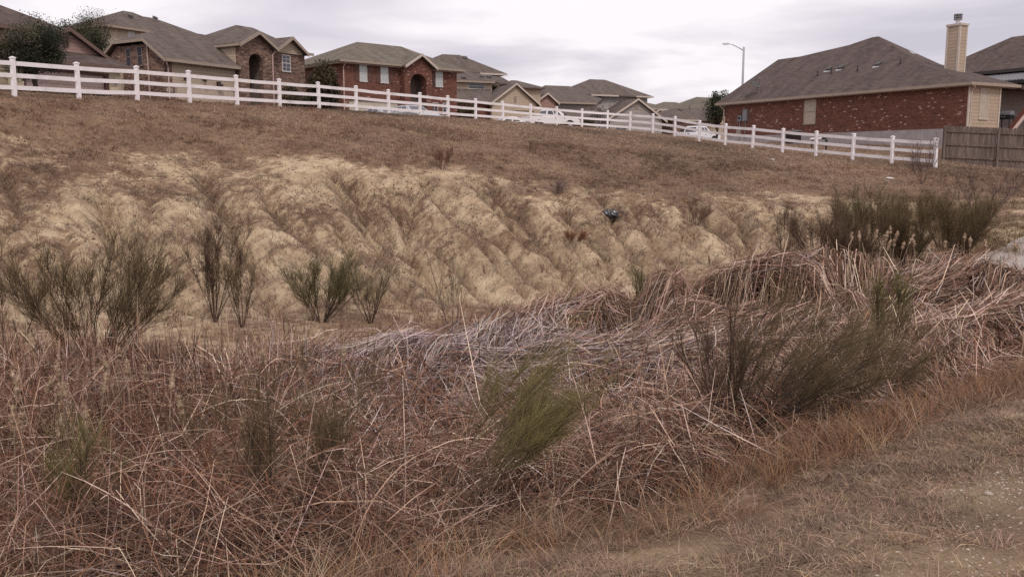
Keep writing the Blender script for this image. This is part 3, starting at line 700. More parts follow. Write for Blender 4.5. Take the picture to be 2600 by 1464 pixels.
for a, b in (((-0.27, -0.35, 7.17), (-0.27, 1.45, 8.38)), ((-0.27, 1.45, 8.38), (-0.27, 4.05, 8.38)), ((-0.27, 4.05, 8.38), (-0.27, 5.85, 7.17))): mb.beam(a, b, 0.05, 0.16)
mb.build('rake_trim', M['trim'], H2)
window(H2, 2.85, 3.3, 6.95, 8.0, 0, side_T(0), 'glass', 'win_dark', 1, 1); window(H2, 1.85, 2.3, 6.95, 8.0, 0, side_T(0), 'glass', 'win_dark', 1, 1)
window(H2, 3.0, 4.2, G2 + 0.6, 5.0, 0, side_T(0), 'glass', 'win_dark', 1, 1)
downspout(H2, [(-0.2, 1.4, 8.3), (-0.06, 1.35, 8.1), (-0.06, 1.3, G2)]); downspout(H2, [(-0.12, -0.36, 7.1), (-0.12, -0.3, 6.95), (0.15, -0.06, 6.75), (0.15, -0.06, G2)])
plaque(H2, 0.2, 5.55, 0.0, '362')
lantern(H2, 1.3, 6.25, 0.05); lantern(H2, 2.6, 6.3, 0.05)
MB().box(3.55, -0.12, 6.05, 3.75, 0.05, 6.25).boxf((3.7, -0.2, 6.0), (0.16, 0, 0), (0, 0.1, -0.05), (0, 0.03, 0.12)).boxf((3.48, -0.2, 6.0), (0.16, 0, 0), (0, 0.1, -0.05), (0, 0.03, 0.12)).build('flood_light', M['dark_door'], H2)
yb = arch_front(H2, 5.05, 7.72, 6.42, G2, 8.55, 9.26, 5.78, 6.88, 8.1, -0.3, 0.3, 'tan_brick', 'entry_tower')
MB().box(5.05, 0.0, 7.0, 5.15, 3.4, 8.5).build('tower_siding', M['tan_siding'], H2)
MB().box(7.5, 0.0, G2, 7.72, 3.4, 8.5).build('tower_return', M['tan_brick'], H2)
front_door(H2, 5.85, 6.75, G2 + 0.1, 5.6, yb - 0.01)
gable_roof(H2, 4.85, 6.42, 7.9, 8.55, 9.42, -0.62, 4.2, 'shingle_brown')
rakes(H2, [(4.85, 8.55), (6.42, 9.42), (7.9, 8.55)], -0.63, 'trim', 0.2); fascia(H2, (4.83, -0.6, 8.55), (4.83, 3.0, 8.55), 'trim', 0.14)
wall_box(H2, 7.72, 0.0, G2, 10.82, 6.2, 8.5, 'tan_brick', 'right_wall'); wall_box(H2, 5.2, 1.6, G2, 7.5, 6.2, 8.5, 'tan_brick', 'rear_wall')
window(H2, 8.79, 9.52, 7.3, 8.33, 0.0, None, 'glass', 'win_frame', 2, 2)
window(H2, 8.7, 9.6, G2 + 0.4, 5.1, 0.0, None, 'glass', 'win_frame', 2, 2)
MB().box(8.7, -0.02, 8.36, 9.6, 0, 8.5).build('lintel', M['tan_brick'], H2)
gable_wall(H2, 8.2, 10.5, 9.36, 8.42, 8.56, 9.3, -0.12, 0.2, 'tan_siding')
gable_roof(H2, 7.95, 9.36, 10.75, 8.53, 9.45, -0.45, 3.2, 'shingle_brown'); rakes(H2, [(7.95, 8.53), (9.36, 9.45), (10.75, 8.53)], -0.46, 'trim', 0.2)
roof(H2, hip(4.9, 11.25, -0.06, 6.6, 8.62, 7.9, 9.3, 3.0, 10.24), 'shingle_brown', 0.14)
roof(H2, hip(8.8, 13.0, 3.0, 8.0, 8.9, 10.7, 11.1, 5.3, 10.2), 'shingle_brown', 0.14)
wall_box(H2, 9.1, 6.2, G2, 12.6, 7.7, 8.85, 'tan_brick', 'rear_wing')
fascia(H2, (10.7, -0.38, 8.6), (11.28, -0.38, 8.6), 'trim', 0.16); downspout(H2, [(7.85, -0.38, 8.5), (7.85, -0.36, 8.35), (7.66, -0.36, 8.15), (7.66, -0.36, G2)])

# --- red brick house
H3 = house('red_brick_house', 'two storey red brick house with white speckled bricks and shutters', 'house', -12.15, 65.0, 48)
G3 = 3.7
MB().box(0, 0, G3, 0.5, 9, 8.66).box(0.5, 0, 6.05, 5.0, 9, 8.66).box(4.85, 0, G3, 5.0, 9, 6.05).box(5.0, 1.6, G3, 7.5, 9, 8.66).box(7.5, 0, G3, 10.45, 9, 8.66).box(0.5, 0.25, G3, 4.85, 9, 6.05).build('wall', M['red_brick'], H3)
garage_door(H3, 0.5, 4.85, G3, 6.05, 0.12, 'door_cream')
yb = arch_front(H3, 4.98, 7.55, 6.4, G3, 8.66, 9.5, 5.5, 7.0, 8.2, -0.62, 0.62, 'red_brick', 'entry_front')
front_door(H3, 5.75, 6.7, G3 + 0.1, 6.0, yb - 0.01)
window(H3, 5.55, 5.95, 7.0, 7.75, yb, None, 'glass', 'win_frame', 1, 1)
for a, b in ((1.44, 2.09), (3.26, 3.94), (8.34, 9.04)):
    window(H3, a, b, 7.42, 8.6, 0.0, None, 'blind', 'win_frame', 2, 2)
    for s0 in ((a - 0.4, a - 0.05), (b + 0.05, b + 0.4)) if a < 8 else ((a - 0.4, a - 0.05),):
        sl = MB(); sl.box(s0[0], -0.03, 7.4, s0[1], 0, 8.6)
        for k in range(14): sl.boxf((s0[0] + 0.04, -0.04, 7.46 + k * 0.08), (s0[1] - s0[0] - 0.08, 0, 0), (0, 0.012, 0.03), (0, 0, 0.02))
        sl.build('shutter', M['shutter'], H3)
window(H3, 7.85, 8.55, G3 + 0.5, 6.2, 0.0, None, 'glass', 'win_frame', 2, 2); window(H3, 9.0, 9.7, G3 + 0.5, 6.2, 0.0, None, 'glass', 'win_frame', 2, 2)
rf = roof(H3, hip(-0.45, 10.92, -0.45, 9.45, 8.8, 4.15, 8.3, 4.5, 10.86), 'shingle_olive')
fascia(H3, (-0.45, -0.5, 8.8), (4.85, -0.5, 8.8), 'trim', 0.15, 0.1, 'gutter'); fascia(H3, (7.8, -0.5, 8.8), (10.95, -0.5, 8.8), 'trim', 0.15, 0.1, 'gutter')
for x0, x1 in ((-0.43, 4.9), (7.6, 10.9)): MB().box(x0, -0.43, 8.58, x1, 9.43, 8.62).build('soffit', M['soffit'], H3)
gable_roof(H3, 4.85, 6.4, 7.85, 8.72, 9.68, -0.95, 3.0, 'shingle_olive'); rakes(H3, [(4.85, 8.72), (6.4, 9.68), (7.85, 8.72)], -0.96, 'trim_pale', 0.2)
downspout(H3, [(0.0, -0.5, 8.66), (0.05, -0.3, 8.5), (0.08, -0.06, 8.35), (0.08, -0.06, G3)], 'trim_pink')
plaque(H3, 0.25, 5.6, 0.0, '358')

# --- siding house with garage gable behind the pickup
HE = house('siding_gable_house', 'house with tan siding garage gable and stacked brown roofs beside the red brick house', 'house', -2.09, 100.0, 66)
GE = 4.4
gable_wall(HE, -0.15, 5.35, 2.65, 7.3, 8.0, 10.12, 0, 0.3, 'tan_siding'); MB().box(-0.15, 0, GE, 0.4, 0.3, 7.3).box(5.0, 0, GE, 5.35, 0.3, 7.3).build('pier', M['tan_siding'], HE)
wall_box(HE, -0.15, 0.3, GE, 5.35, 7, 8.0, 'red_brick')
garage_door(HE, 0.4, 5.0, GE, 7.28, 0.12, 'door_tan'); louvre(HE, 2.5, 2.83, 8.15, 8.85, 0, 'trim')
gable_roof(HE, -0.55, 2.7, 5.75, 7.95, 10.28, -0.35, 9, 'shingle_brown'); rakes(HE, [(-0.55, 7.95), (2.7, 10.28), (5.75, 7.95)], -0.36, 'trim_pale', 0.22)
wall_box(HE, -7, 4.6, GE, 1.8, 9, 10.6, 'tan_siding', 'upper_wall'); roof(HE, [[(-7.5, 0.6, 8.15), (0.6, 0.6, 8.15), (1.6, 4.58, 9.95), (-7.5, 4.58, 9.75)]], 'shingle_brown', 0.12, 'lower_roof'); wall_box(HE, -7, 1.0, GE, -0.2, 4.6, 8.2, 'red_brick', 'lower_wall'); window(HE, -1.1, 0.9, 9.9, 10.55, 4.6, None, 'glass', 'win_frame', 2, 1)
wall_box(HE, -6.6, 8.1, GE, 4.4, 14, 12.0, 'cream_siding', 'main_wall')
rf = roof(HE, [[(-7.5, 4.1, 10.75), (1.9, 4.1, 10.75), (4.2, 7.2, 11.6), (-1.0, 7.6, 12.25), (-7.5, 7.6, 12.25)], [(1.9, 4.1, 10.75), (6.6, 8.6, 10.9), (4.2, 8.2, 11.6), (4.2, 7.2, 11.6)]], 'shingle_brown', 0.14)
fascia(HE, (-7.5, 4.07, 10.75), (1.93, 4.07, 10.75), 'trim', 0.18)
rf2 = roof(HE, hip(-7.4, 4.9, 7.3, 14.5, 12.05, -2.1, 0.1, 10.6, 14.35), 'shingle_brown'); fascia(HE, (1.4, 7.27, 12.03), (4.93, 7.27, 12.03), 'trim_pale', 0.2)
roof_vent(rf2, 0.6, 10.0, 13.9, 0.6, 0.4); roof_vent(rf, 1.0, 5.6, 11.35, 0.42, 0.4); roof_vent(rf, 2.0, 5.9, 11.4, 0.42, 0.4); roof_vent(rf, -1.6, 4.8, 11.1, 0.42, 0.4)
roof(HE, hip(4.0, 9.6, 6.4, 12, 10.5, 6.3, 7.0, 9.2, 11.5), 'shingle_brown'); wall_box(HE, 4.6, 7, GE, 9.2, 12, 10.5, 'tan_siding', 'porch_wing')

# --- house with a pink brick entry gable and a grey siding gable
HF = house('grey_gable_house', 'house with grey sided gable, pink brick entry gable and wide hipped roofs', 'house', 12.61, 118.0, 66)
GF = 3.6
gable_wall(HF, 0.2, 8.3, 4.3, GF, 7.1, 9.7, 0, 0.3, 'grey_siding'); louvre(HF, 4.0, 4.5, 8.5, 9.3, 0, 'trim')
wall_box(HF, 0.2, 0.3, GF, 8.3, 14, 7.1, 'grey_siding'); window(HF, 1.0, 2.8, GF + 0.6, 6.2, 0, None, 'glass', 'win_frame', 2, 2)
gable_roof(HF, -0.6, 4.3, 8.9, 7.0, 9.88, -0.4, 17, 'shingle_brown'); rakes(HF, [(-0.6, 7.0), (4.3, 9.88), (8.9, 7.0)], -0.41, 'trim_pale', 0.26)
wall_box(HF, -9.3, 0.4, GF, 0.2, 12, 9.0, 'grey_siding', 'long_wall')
roof(HF, [[(-9.6, -0.2, 9.2), (-1.8, -0.2, 9.2), (3.0, 6.0, 10.6), (-2.6, 6.2, 11.75), (-6.2, 6.2, 11.75)], [(-9.6, -0.2, 9.2), (-6.2, 6.2, 11.75), (-9.6, 12.4, 9.2)], [(-6.2, 6.2, 11.75), (-2.6, 6.2, 11.75), (3.0, 12.4, 9.2), (-9.6, 12.4, 9.2)]], 'shingle_brown')
fascia(HF, (-8.2, -0.24, 9.18), (-1.8, -0.24, 9.18), 'trim', 0.22)
roof(HF, hip(-3.6, 9.2, 3.6, 12.4, 10.55, 1.6, 4.0, 8.0, 12.98), 'shingle_brown'); wall_box(HF, -0.8, 4.2, 8.5, 8.6, 12, 10.5, 'grey_siding', 'upper_wall')
fascia(HF, (-0.6, 3.55, 10.56), (3.6, 3.55, 10.56), 'trim_pale', 0.2); fascia(HF, (6.4, 3.55, 10.56), (9.2, 3.55, 10.56), 'trim_pale', 0.2)
gable_wall(HF, -11.9, -9.2, -10.4, GF, 8.85, 9.8, -3, 0.6, 'pink_brick', 'entry_gable'); gable_roof(HF, -12.4, -10.5, -8.9, 8.75, 9.98, -3.4, 3.4, 'shingle_brown'); rakes(HF, [(-12.4, 8.75), (-10.5, 9.98), (-8.9, 8.75)], -3.41, 'trim_pale', 0.24)
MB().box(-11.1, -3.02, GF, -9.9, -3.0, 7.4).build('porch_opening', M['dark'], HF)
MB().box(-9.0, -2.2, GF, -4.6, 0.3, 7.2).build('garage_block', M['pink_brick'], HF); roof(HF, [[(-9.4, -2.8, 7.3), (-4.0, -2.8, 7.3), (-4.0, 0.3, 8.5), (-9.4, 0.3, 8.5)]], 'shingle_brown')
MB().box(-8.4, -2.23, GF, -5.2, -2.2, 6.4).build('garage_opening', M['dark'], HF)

# --- three more houses down the street
K1 = house('brick_gable_house', 'far small house with brown brick gable under pale rake boards', 'house', 21.09, 140.0, 60)
gable_wall(K1, 0, 4.4, 2.1, 3, 8.4, 9.65, 0, 4, 'tan_brick'); gable_roof(K1, -0.4, 2.1, 4.7, 8.3, 9.8, -0.4, 6, 'shingle_brown'); rakes(K1, [(-0.4, 8.3), (2.1, 9.8), (4.7, 8.3)], -0.41, 'trim_pale', 0.26)
wall_box(K1, 0, 3.6, 3, 11, 12, 10.0, 'tan_brick', 'main_wall'); roof(K1, hip(1.0, 9.6, 3.0, 13, 10.05, 5.0, 6.4, 8, 11.3), 'shingle_olive'); roof(K1, hip(6, 16, 3.2, 13, 10.0, 9.8, 12.4, 8, 11.6), 'shingle_olive')
fascia(K1, (3.1, 2.96, 10.05), (7.9, 2.96, 10.05), 'trim_pale', 0.22); window(K1, 0.6, 1.6, 4.5, 6.6, 0, None, 'glass')
K2 = house('long_roofed_house', 'far house with broad plain brown roof and dark open garage behind the second pickup', 'house', 22.0, 125.0, 60)
wall_box(K2, 0.6, 0.4, 2.5, 12, 9, 7.4, 'tan_brick'); rf = roof(K2, [[(0.0, 0, 7.5), (12.6, 0, 7.5), (12.6, 4.4, 9.7), (5.2, 4.4, 9.4)], [(0.0, 0, 7.5), (5.2, 4.4, 9.4), (5.2, 6, 9.4), (0, 10, 7.5)], [(5.2, 4.4, 9.4), (12.6, 4.4, 9.7), (12.6, 10, 7.5), (0, 10, 7.5), (5.2, 6, 9.4)]], 'shingle_brown')
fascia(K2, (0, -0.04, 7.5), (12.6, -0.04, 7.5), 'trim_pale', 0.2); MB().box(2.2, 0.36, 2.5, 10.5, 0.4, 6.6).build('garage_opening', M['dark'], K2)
gable_wall(K2, 5.6, 10.4, 8.0, 2.5, 7.4, 8.7, -2.0, 0.3, 'tan_siding'); gable_roof(K2, 5.0, 8.0, 10.8, 7.35, 8.95, -2.4, 3, 'shingle_brown'); rakes(K2, [(5.0, 7.35), (8.0, 8.95), (10.8, 7.35)], -2.41, 'trim_pale', 0.26)
roof_vent(rf, 4.6, 3.4, 9.0, 0.43, 0.5); vent_pipe(rf, 6.6, 3.8, 9.2, 0.5)
K3 = house('hip_roofed_house', 'far house of which a brown hipped roof shows between the long roof and the oak', 'house', 33.5, 150.0, 60)
wall_box(K3, -4, 0.5, 2.5, 9, 10, 9.9, 'tan_siding'); roof(K3, hip(-4.8, 9.6, 0, 10.5, 10.0, 0.6, 5.5, 5, 12.6), 'shingle_olive'); fascia(K3, (-4.8, -0.04, 10), (9.6, -0.04, 10), 'trim_pale', 0.2)

# --- single storey red brick ranch house on the right
HR = house('brick_ranch_house', 'long single storey red brick house with siding chimney, on the right', 'house', 26.19, 52.0, 151.5)
MB().box(-20.3, 0, 3.55, 0.0, 2.9, 5.98).box(-20.3, 2.9, 3.55, -1.5, 12, 5.98).build('wall', M['red_brick'], HR)
MB().prism([(-20.32, 2.0), (0.02, 1.4), (0.02, 3.55), (-20.32, 3.55)], 'y', -0.03, 12.02).build('foundation', M['concrete'], HR)
MB().box(0.02, 0.12, 3.55, 0.06, 2.8, 6.0).build('end_siding', M['sand_siding'], HR)
for y0 in (-0.02, 2.8): MB().box(0.02, y0, 3.5, 0.1, y0 + 0.13, 6.0).build('corner_board', M['trim_pale'], HR)
sl = 0.6; zz = lambda y: 6.12 + sl * (y + 0.38)
C0, K_, P2, P1, L2, L1 = (0.38, -0.38, 6.12), (-4.8, 2.25, zz(2.25)), (-12.3, 7.1, zz(7.1)), (-12.9, 7.1, zz(7.1)), (-15.8, 5.6, zz(5.6)), (-20.6, 5.6, zz(5.6))
F0, F1 = (-21.0, -0.38, 6.12), (-20.75, 1.1, zz(1.1))
S_ = (-6.3, 6.0, 8.02); D_ = (0.38, 4.2, 6.12)
rf = roof(HR, [[F0, C0, K_, P2, P1, L2, L1, F1], [P2, K_, S_], [K_, C0, D_, S_], [F0, F1, L1, (-21.0, 11.6, 6.12)], [P1, P2, (-12.3, 9, 9.5), (-12.9, 9, 9.5)], [L1, L2, P1, (-12.9, 9, 9.5), (-14, 12.4, 6.12), (-21.0, 11.6, 6.12)], [P2, S_, (-12.3, 9, 9.5)], [S_, D_, (0.38, 12.4, 6.12), (-14, 12.4, 6.12), (-12.9, 9, 9.5), (-12.3, 9, 9.5)]], 'shingle_dark', 0.17)
fascia(HR, (-21.0, -0.43, 6.11), (0.43, -0.43, 6.11), 'trim', 0.17, 0.1, 'gutter'); fascia(HR, (0.43, -0.43, 6.11), (0.43, 4.2, 6.11), 'trim', 0.17, 0.1, 'gutter')
MB().box(-20.9, -0.36, 5.9, 0.32, 0, 5.94).box(0.06, 0, 5.9, 0.34, 4.1, 5.94).build('soffit', M['soffit'], HR)
for x, y in ((-12.9, 2.9), (-11.85, 2.9), (-8.6, 2.75)):
    v = roof_vent(rf, x, y, zz(y), sl, 0.3); MB().boxf((x - 0.25, y - 0.3, zz(y) - 0.16), (0.5, 0, 0), (0, 0.12, 0.075), (0, 0, 0.02)).build('vent_flashing', M['galv'], v)
for x, y, h in ((-13.3, 2.2, 0.35), (-12.15, 2.3, 0.4), (-9.9, 2.3, 0.4), (-6.75, 2.6, 0.35)): vent_pipe(rf, x, y, zz(y), h)
MB().boxf((-8.7, 5.5, 8.95), (0.5, 0, -0.2), (0, 0.45, 0.0), (0, 0, 0.16)).build('roof_vent', M['galv'], rf)
for a, b, z0, z1 in ((-12.32, -11.22, 4.2, 5.86),):
    w = window(HR, a, b, z0, z1, 0, None, 'screen', 'trim', 1, 1, 'window', False)
    MB().box(a + 0.05, -0.045, (z0 + z1) / 2 - 0.012, b - 0.05, -0.02, (z0 + z1) / 2 + 0.012).build('screen_bar', M['trim'], w)
T_end = lambda a, d, z: (0.06 - d, a, z)
window(HR, 1.02, 1.8, 4.08, 5.84, 0, T_end, 'screen', 'trim_pale', 1, 1, 'window', False)
downspout(HR, [(0.42, -0.3, 6.0), (0.35, 0.1, 5.85), (0.12, 0.16, 5.62), (0.12, 0.16, 3.5)], 'trim_pale', 0.05)
downspout(HR, [(-20.6, -0.42, 6.0), (-20.5, -0.15, 5.75), (-20.36, -0.08, 5.6), (-20.36, -0.08, 2.6)], 'trim_pink', 0.05)
b = MB().box(-18.8, -0.13, 4.66, -18.4, 0, 5.08).build('meter_box', M['metal'], HR); MB().tube([(-18.6, -0.13, 4.9), (-18.6, -0.22, 4.9)], 0.09, 10).build('meter_dial', M['glass'], b); MB().tube([(-18.6, -0.06, 4.7), (-18.6, -0.06, 3.0)], 0.025, 6).build('conduit', M['metal'], b)
b = MB().box(-18.25, -0.14, 4.66, -17.78, 0, 5.52).build('breaker_panel', M['metal'], HR); MB().box(-18.22, -0.155, 4.72, -17.81, -0.14, 5.46).build('panel_cover', M['metal'], b); MB().tube([(-18.0, -0.06, 4.7), (-18.0, -0.06, 3.0)], 0.03, 6).build('conduit', M['metal'], b)
MB().box(-14.86, -0.08, 4.42, -14.7, 0, 4.64).build('disconnect_box', M['trim'], HR); MB().box(-18.95, -0.06, 3.72, -18.5, 0, 4.05).build('utility_cover', M['trim'], HR)
MB().box(-5.7, -0.05, 5.6, -5.5, 0, 5.7).build('wall_vent', M['trim'], HR)
# dish on its bent mast
dm = MB().tube([(-17.35, 0.55, zz(0.55) - 0.05), (-17.3, 0.5, 6.95), (-17.45, 0.35, 7.2)], 0.03, 6).tube([(-17.75, 0.75, zz(0.75) - 0.05), (-17.42, 0.42, 7.1)], 0.018, 5).build('dish_mast', M['metal'], rf)
mb = MB(); rr, n = 0.42, 20; dn = Vector((0.55, -0.05, 0.62)).normalized(); da = dn.cross(Vector((0, 1, 0))).normalized(); db = dn.cross(da); dc = Vector((-17.5, 0.3, 7.28))
for q in range(4):
    r0, r1 = rr * q / 4, rr * (q + 1) / 4
    for k in range(n):
        P_ = [dc + da * (r * cos(t)) + db * (r * sin(t) * 0.9) + dn * (r * r * 0.55) for r, t in ((r0, 2 * pi * k / n), (r1, 2 * pi * k / n), (r1, 2 * pi * (k + 1) / n), (r0, 2 * pi * (k + 1) / n))]
        mb.poly(P_ if q else [P_[0], P_[1], P_[2]]); mb.poly([p - dn * 0.015 for p in reversed(P_ if q else P_[:3])])
dish = mb.build('satellite_dish', M['vent'], rf)
MB().tube([dc - db * rr * 0.85 + dn * 0.05, dc + dn * 0.55 - db * 0.1], 0.018, 5).boxf(dc + dn * 0.52 - db * 0.14 - da * 0.05, da * 0.1, db * 0.1, dn * 0.1).build('dish_arm', M['metal'], dish)
# chimney
ch = MB().box(-3.84, 3.06, 6.6, -2.96, 3.78, 9.98).build('chimney', M['sand_siding'], HR)
for x0, y0 in ((-3.86, 3.04), (-3.07, 3.04), (-3.07, 3.68), (-3.86, 3.68)): MB().box(x0, y0, 6.6, x0 + 0.13, y0 + 0.12, 9.9).build('corner_board', M['trim_pale'], ch)
MB().box(-3.9, 3.0, 9.9, -2.9, 3.84, 10.03).build('chimney_crown', M['trim_pale'], ch)
MB().tube([(-3.4, 3.42, 10.0), (-3.4, 3.42, 10.3)], 0.13, 12).build('flue', M['galv'], ch)
mb = MB().tube([(-3.4, 3.42, 10.28), (-3.4, 3.42, 10.33)], 0.24, 14).tube([(-3.4, 3.42, 10.58), (-3.4, 3.42, 10.63)], 0.25, 14).tube([(-3.4, 3.42, 10.44), (-3.4, 3.42, 10.47)], 0.24, 14).tube([(-3.4, 3.42, 10.3), (-3.4, 3.42, 10.6)], 0.1, 10)
for k in range(8): mb.boxf((-3.4 + 0.22 * cos(k * pi / 4) - 0.015, 3.42 + 0.22 * sin(k * pi / 4) - 0.015, 10.3), (0.03, 0, 0), (0, 0.03, 0), (0, 0, 0.3))
mb.build('chimney_cap', M['metal'], ch)
# shaded back porch past the siding end
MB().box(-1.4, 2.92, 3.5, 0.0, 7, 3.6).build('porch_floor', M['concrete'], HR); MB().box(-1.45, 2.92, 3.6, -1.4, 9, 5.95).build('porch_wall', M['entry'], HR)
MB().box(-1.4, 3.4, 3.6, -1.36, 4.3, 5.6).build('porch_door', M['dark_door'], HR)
roof(HR, [[(0.6, 4.2, 5.98), (0.6, 9, 5.98), (-2.0, 9, 6.3), (-2.0, 4.2, 6.3)]], 'shingle_dark', 0.14, 'porch_roof')

# --- house behind the ranch house
HI = house('dark_roofed_house', 'dark roofed house with covered patio behind the ranch house chimney', 'house', 35.29, 66.0, 151.5)
wall_box(HI, -4, 2.4, 2.5, 10, 9, 7.9, 'tan_siding'); rf = roof(HI, hip(-7.6, 11, 1.2, 10, 8.35, -2.6, 6.5, 5.4, 11.2), 'shingle_dark')
roof(HI, hip(-9.5, 0, 2.4, 10, 8.3, -6.5, -3.2, 5.6, 10.0), 'shingle_dark')
mb = MB(); n = 40
for k in range(n):
    x0 = -2.6 + 9.0 * k / n; w = 9.0 / n
    mb.boxf((x0, -0.6, 7.35), (w * 0.55, 0, 0), (0, 2.3, 0.75), (0, 0, 0.05)); mb.boxf((x0 + w * 0.55, -0.6, 7.31), (w * 0.45, 0, 0), (0, 2.3, 0.75), (0, 0, 0.05))
mb.build('patio_cover', M['metal'], HI); MB().box(-2.6, -0.55, 7.13, 6.4, -0.4, 7.3).box(-2.4, -0.5, 2.2, -2.25, -0.35, 7.13).box(3.0, -0.5, 2.2, 3.15, -0.35, 7.13).build('patio_frame', M['dark'], HI)
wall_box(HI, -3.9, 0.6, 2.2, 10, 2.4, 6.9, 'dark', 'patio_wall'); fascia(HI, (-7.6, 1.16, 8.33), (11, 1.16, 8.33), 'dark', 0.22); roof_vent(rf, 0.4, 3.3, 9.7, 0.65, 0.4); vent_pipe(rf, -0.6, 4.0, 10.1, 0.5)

# ------------------------------------------------------------------ white rail fence: one fence, posts and rails are its parts
PF = np.array(POSTS); PZ = gz(PF[:, 0], PF[:, 1])
fx, fy = PF[0, 0], PF[0, 1]
fence = thing('rail_fence', 'white three rail vinyl fence curving along the crest of the brown slope', 'fence', (fx, fy, 0))
def rel(p): return (p[0] - fx, p[1] - fy, p[2])
extra = [(-17.35, 27.5), (-18.4, 25.3)]
allp = [(x, y) for x, y in extra[::-1]] + [tuple(p[:2]) for p in PF]
allz = list(gz(np.array([p[0] for p in allp]), np.array([p[1] for p in allp])))
_fr = random.Random(5)
dirs = []
for i in range(len(allp)):
    a, b = allp[max(i - 1, 0)], allp[min(i + 1, len(allp) - 1)]; dirs.append(math.atan2(b[1] - a[1], b[0] - a[0]))
pw = 0.127
postm = None
for i, ((x, y), z) in enumerate(zip(allp, allz)):
    if postm is None:
        mb = MB(); mb.box(-pw / 2, -pw / 2, -0.3, pw / 2, pw / 2, 1.2); postm = mb.build('post', M['vinyl'], fence, bevel=0.006)
        c = MB(); h = 0.076; c.box(-h, -h, 1.2, h, h, 1.235); pk = (0, 0, 1.275); q = [(-h, -h, 1.235), (h, -h, 1.235), (h, h, 1.235), (-h, h, 1.235)]
        for k in range(4): c.poly([q[k], q[(k + 1) % 4], pk])
        capm = c.build('post_cap', M['vinyl'], postm); o = postm
    else:
        o = postm.copy(); COL.objects.link(o); o.parent = fence; cc = capm.copy(); COL.objects.link(cc); cc.parent = o
    o.location = rel((x, y, z)); o.rotation_euler = (_fr.uniform(-0.022, 0.022), _fr.uniform(-0.022, 0.022), dirs[i])
for i in range(len(allp) - 1):
    for k, hz in enumerate((0.27, 0.66, 1.05)):
        p = Vector(rel((*allp[i], allz[i] + hz + 0.07))); q = Vector(rel((*allp[i + 1], allz[i + 1] + hz + 0.07)))
        d = (q - p).normalized(); p = p + d * (pw / 2 - 0.01); q = q - d * (pw / 2 - 0.01)
        mid = (p + q) / 2 - Vector((0, 0, _fr.uniform(0.0, 0.015)))
        mb = MB(); n = Vector((-d.y, d.x, 0)).normalized() * 0.02
        prof = lambda c: [c - n, c + n, c + n - Vector((0, 0, 0.14)), c - n - Vector((0, 0, 0.14))]
        A, B_, C_ = prof(p), prof(mid), prof(q)
        for X, Y in ((A, B_), (B_, C_)):
            for j in range(4): mb.poly([X[j], X[(j + 1) % 4], Y[(j + 1) % 4], Y[j]])
        mb.poly(A); mb.poly(C_[::-1]); mb.build('rail', M['vinyl'], fence)

# ------------------------------------------------------------------ grey wooden privacy fence at the right
wf = thing('wooden_fence', 'weathered grey dog-eared wooden fence at the end of the white rail fence', 'fence', (21.6, 45.0, 0))
def wrel(x, y, z): return (x - 21.6, y - 45.0, z)
W0, W1 = np.array([21.55, 45.0]), np.array([28.6, 42.6]); L_ = np.hypot(*(W1 - W0)); u = (W1 - W0) / L_; nn = np.array([u[1], -u[0]])   # nn points to the camera
if nn[1] > 0: nn = -nn
ztop = lambda s: 3.40 - 0.055 * s
zbot = lambda s: gz1(*(W0 + u * s)) - 0.03
mb = MB(); s = 0.0
def wbox(mb, s0, s1, d0, d1, za0, za1, zb0, zb1, ear=0.0):
    P = [W0 + u * s0 + nn * d0, W0 + u * s1 + nn * d0, W0 + u * s1 + nn * d1, W0 + u * s0 + nn * d1]
    lo = [wrel(*P[i], (za0, za1, za1, za0)[i]) for i in range(4)]; hi = [wrel(*P[i], (zb0, zb1, zb1, zb0)[i]) for i in range(4)]
    for f in ((0, 1, 2, 3),): mb.poly([lo[i] for i in f][::-1]); mb.poly([hi[i] for i in f])
    for i in range(4): j = (i + 1) % 4; mb.poly([lo[i], lo[j], hi[j], hi[i]])
def picket(mb, s0, w, z0, z1, d):
    e = 0.028; q = [(s0, z0), (s0 + w, z0), (s0 + w, z1 - e), (s0 + w - e, z1), (s0 + e, z1), (s0, z1 - e)]
    A = [wrel(*(W0 + u * a + nn * d), z) for a, z in q]; B_ = [wrel(*(W0 + u * a + nn * (d - 0.016)), z) for a, z in q]
    mb.poly(A); mb.poly(B_[::-1])
    for i in range(6): j = (i + 1) % 6; mb.poly([A[i], B_[i], B_[j], A[j]])
while s < L_:
    w = 0.135 + _fr.uniform(-0.008, 0.008); picket(mb, s, w, zbot(s) + _fr.uniform(0, 0.05), ztop(s) + _fr.uniform(-0.035, 0.02), _fr.uniform(0.0, 0.012)); s += w + _fr.uniform(0.002, 0.012)
mb.build('pickets', M['cedar'], wf)
for hz in (0.28, 0.9, 1.55):
    for s0 in np.arange(0.1, L_, 2.4):
        s1 = min(s0 + 2.39, L_); b0, b1 = ztop(s0) - 1.85 + hz, ztop(s1) - 1.85 + hz
        m_ = MB(); wbox(m_, s0, s1, 0.02, 0.06, b0, b1, b0 + 0.085, b1 + 0.085); m_.build('fence_rail', M['cedar'], wf)
for s0 in np.arange(0.04, L_, 2.4):
    m_ = MB(); wbox(m_, s0, s0 + 0.1, 0.062, 0.16, zbot(s0) - 0.2, zbot(s0) - 0.2, ztop(s0) - 0.05, ztop(s0) - 0.05); m_.build('fence_post', M['cedar'], wf)

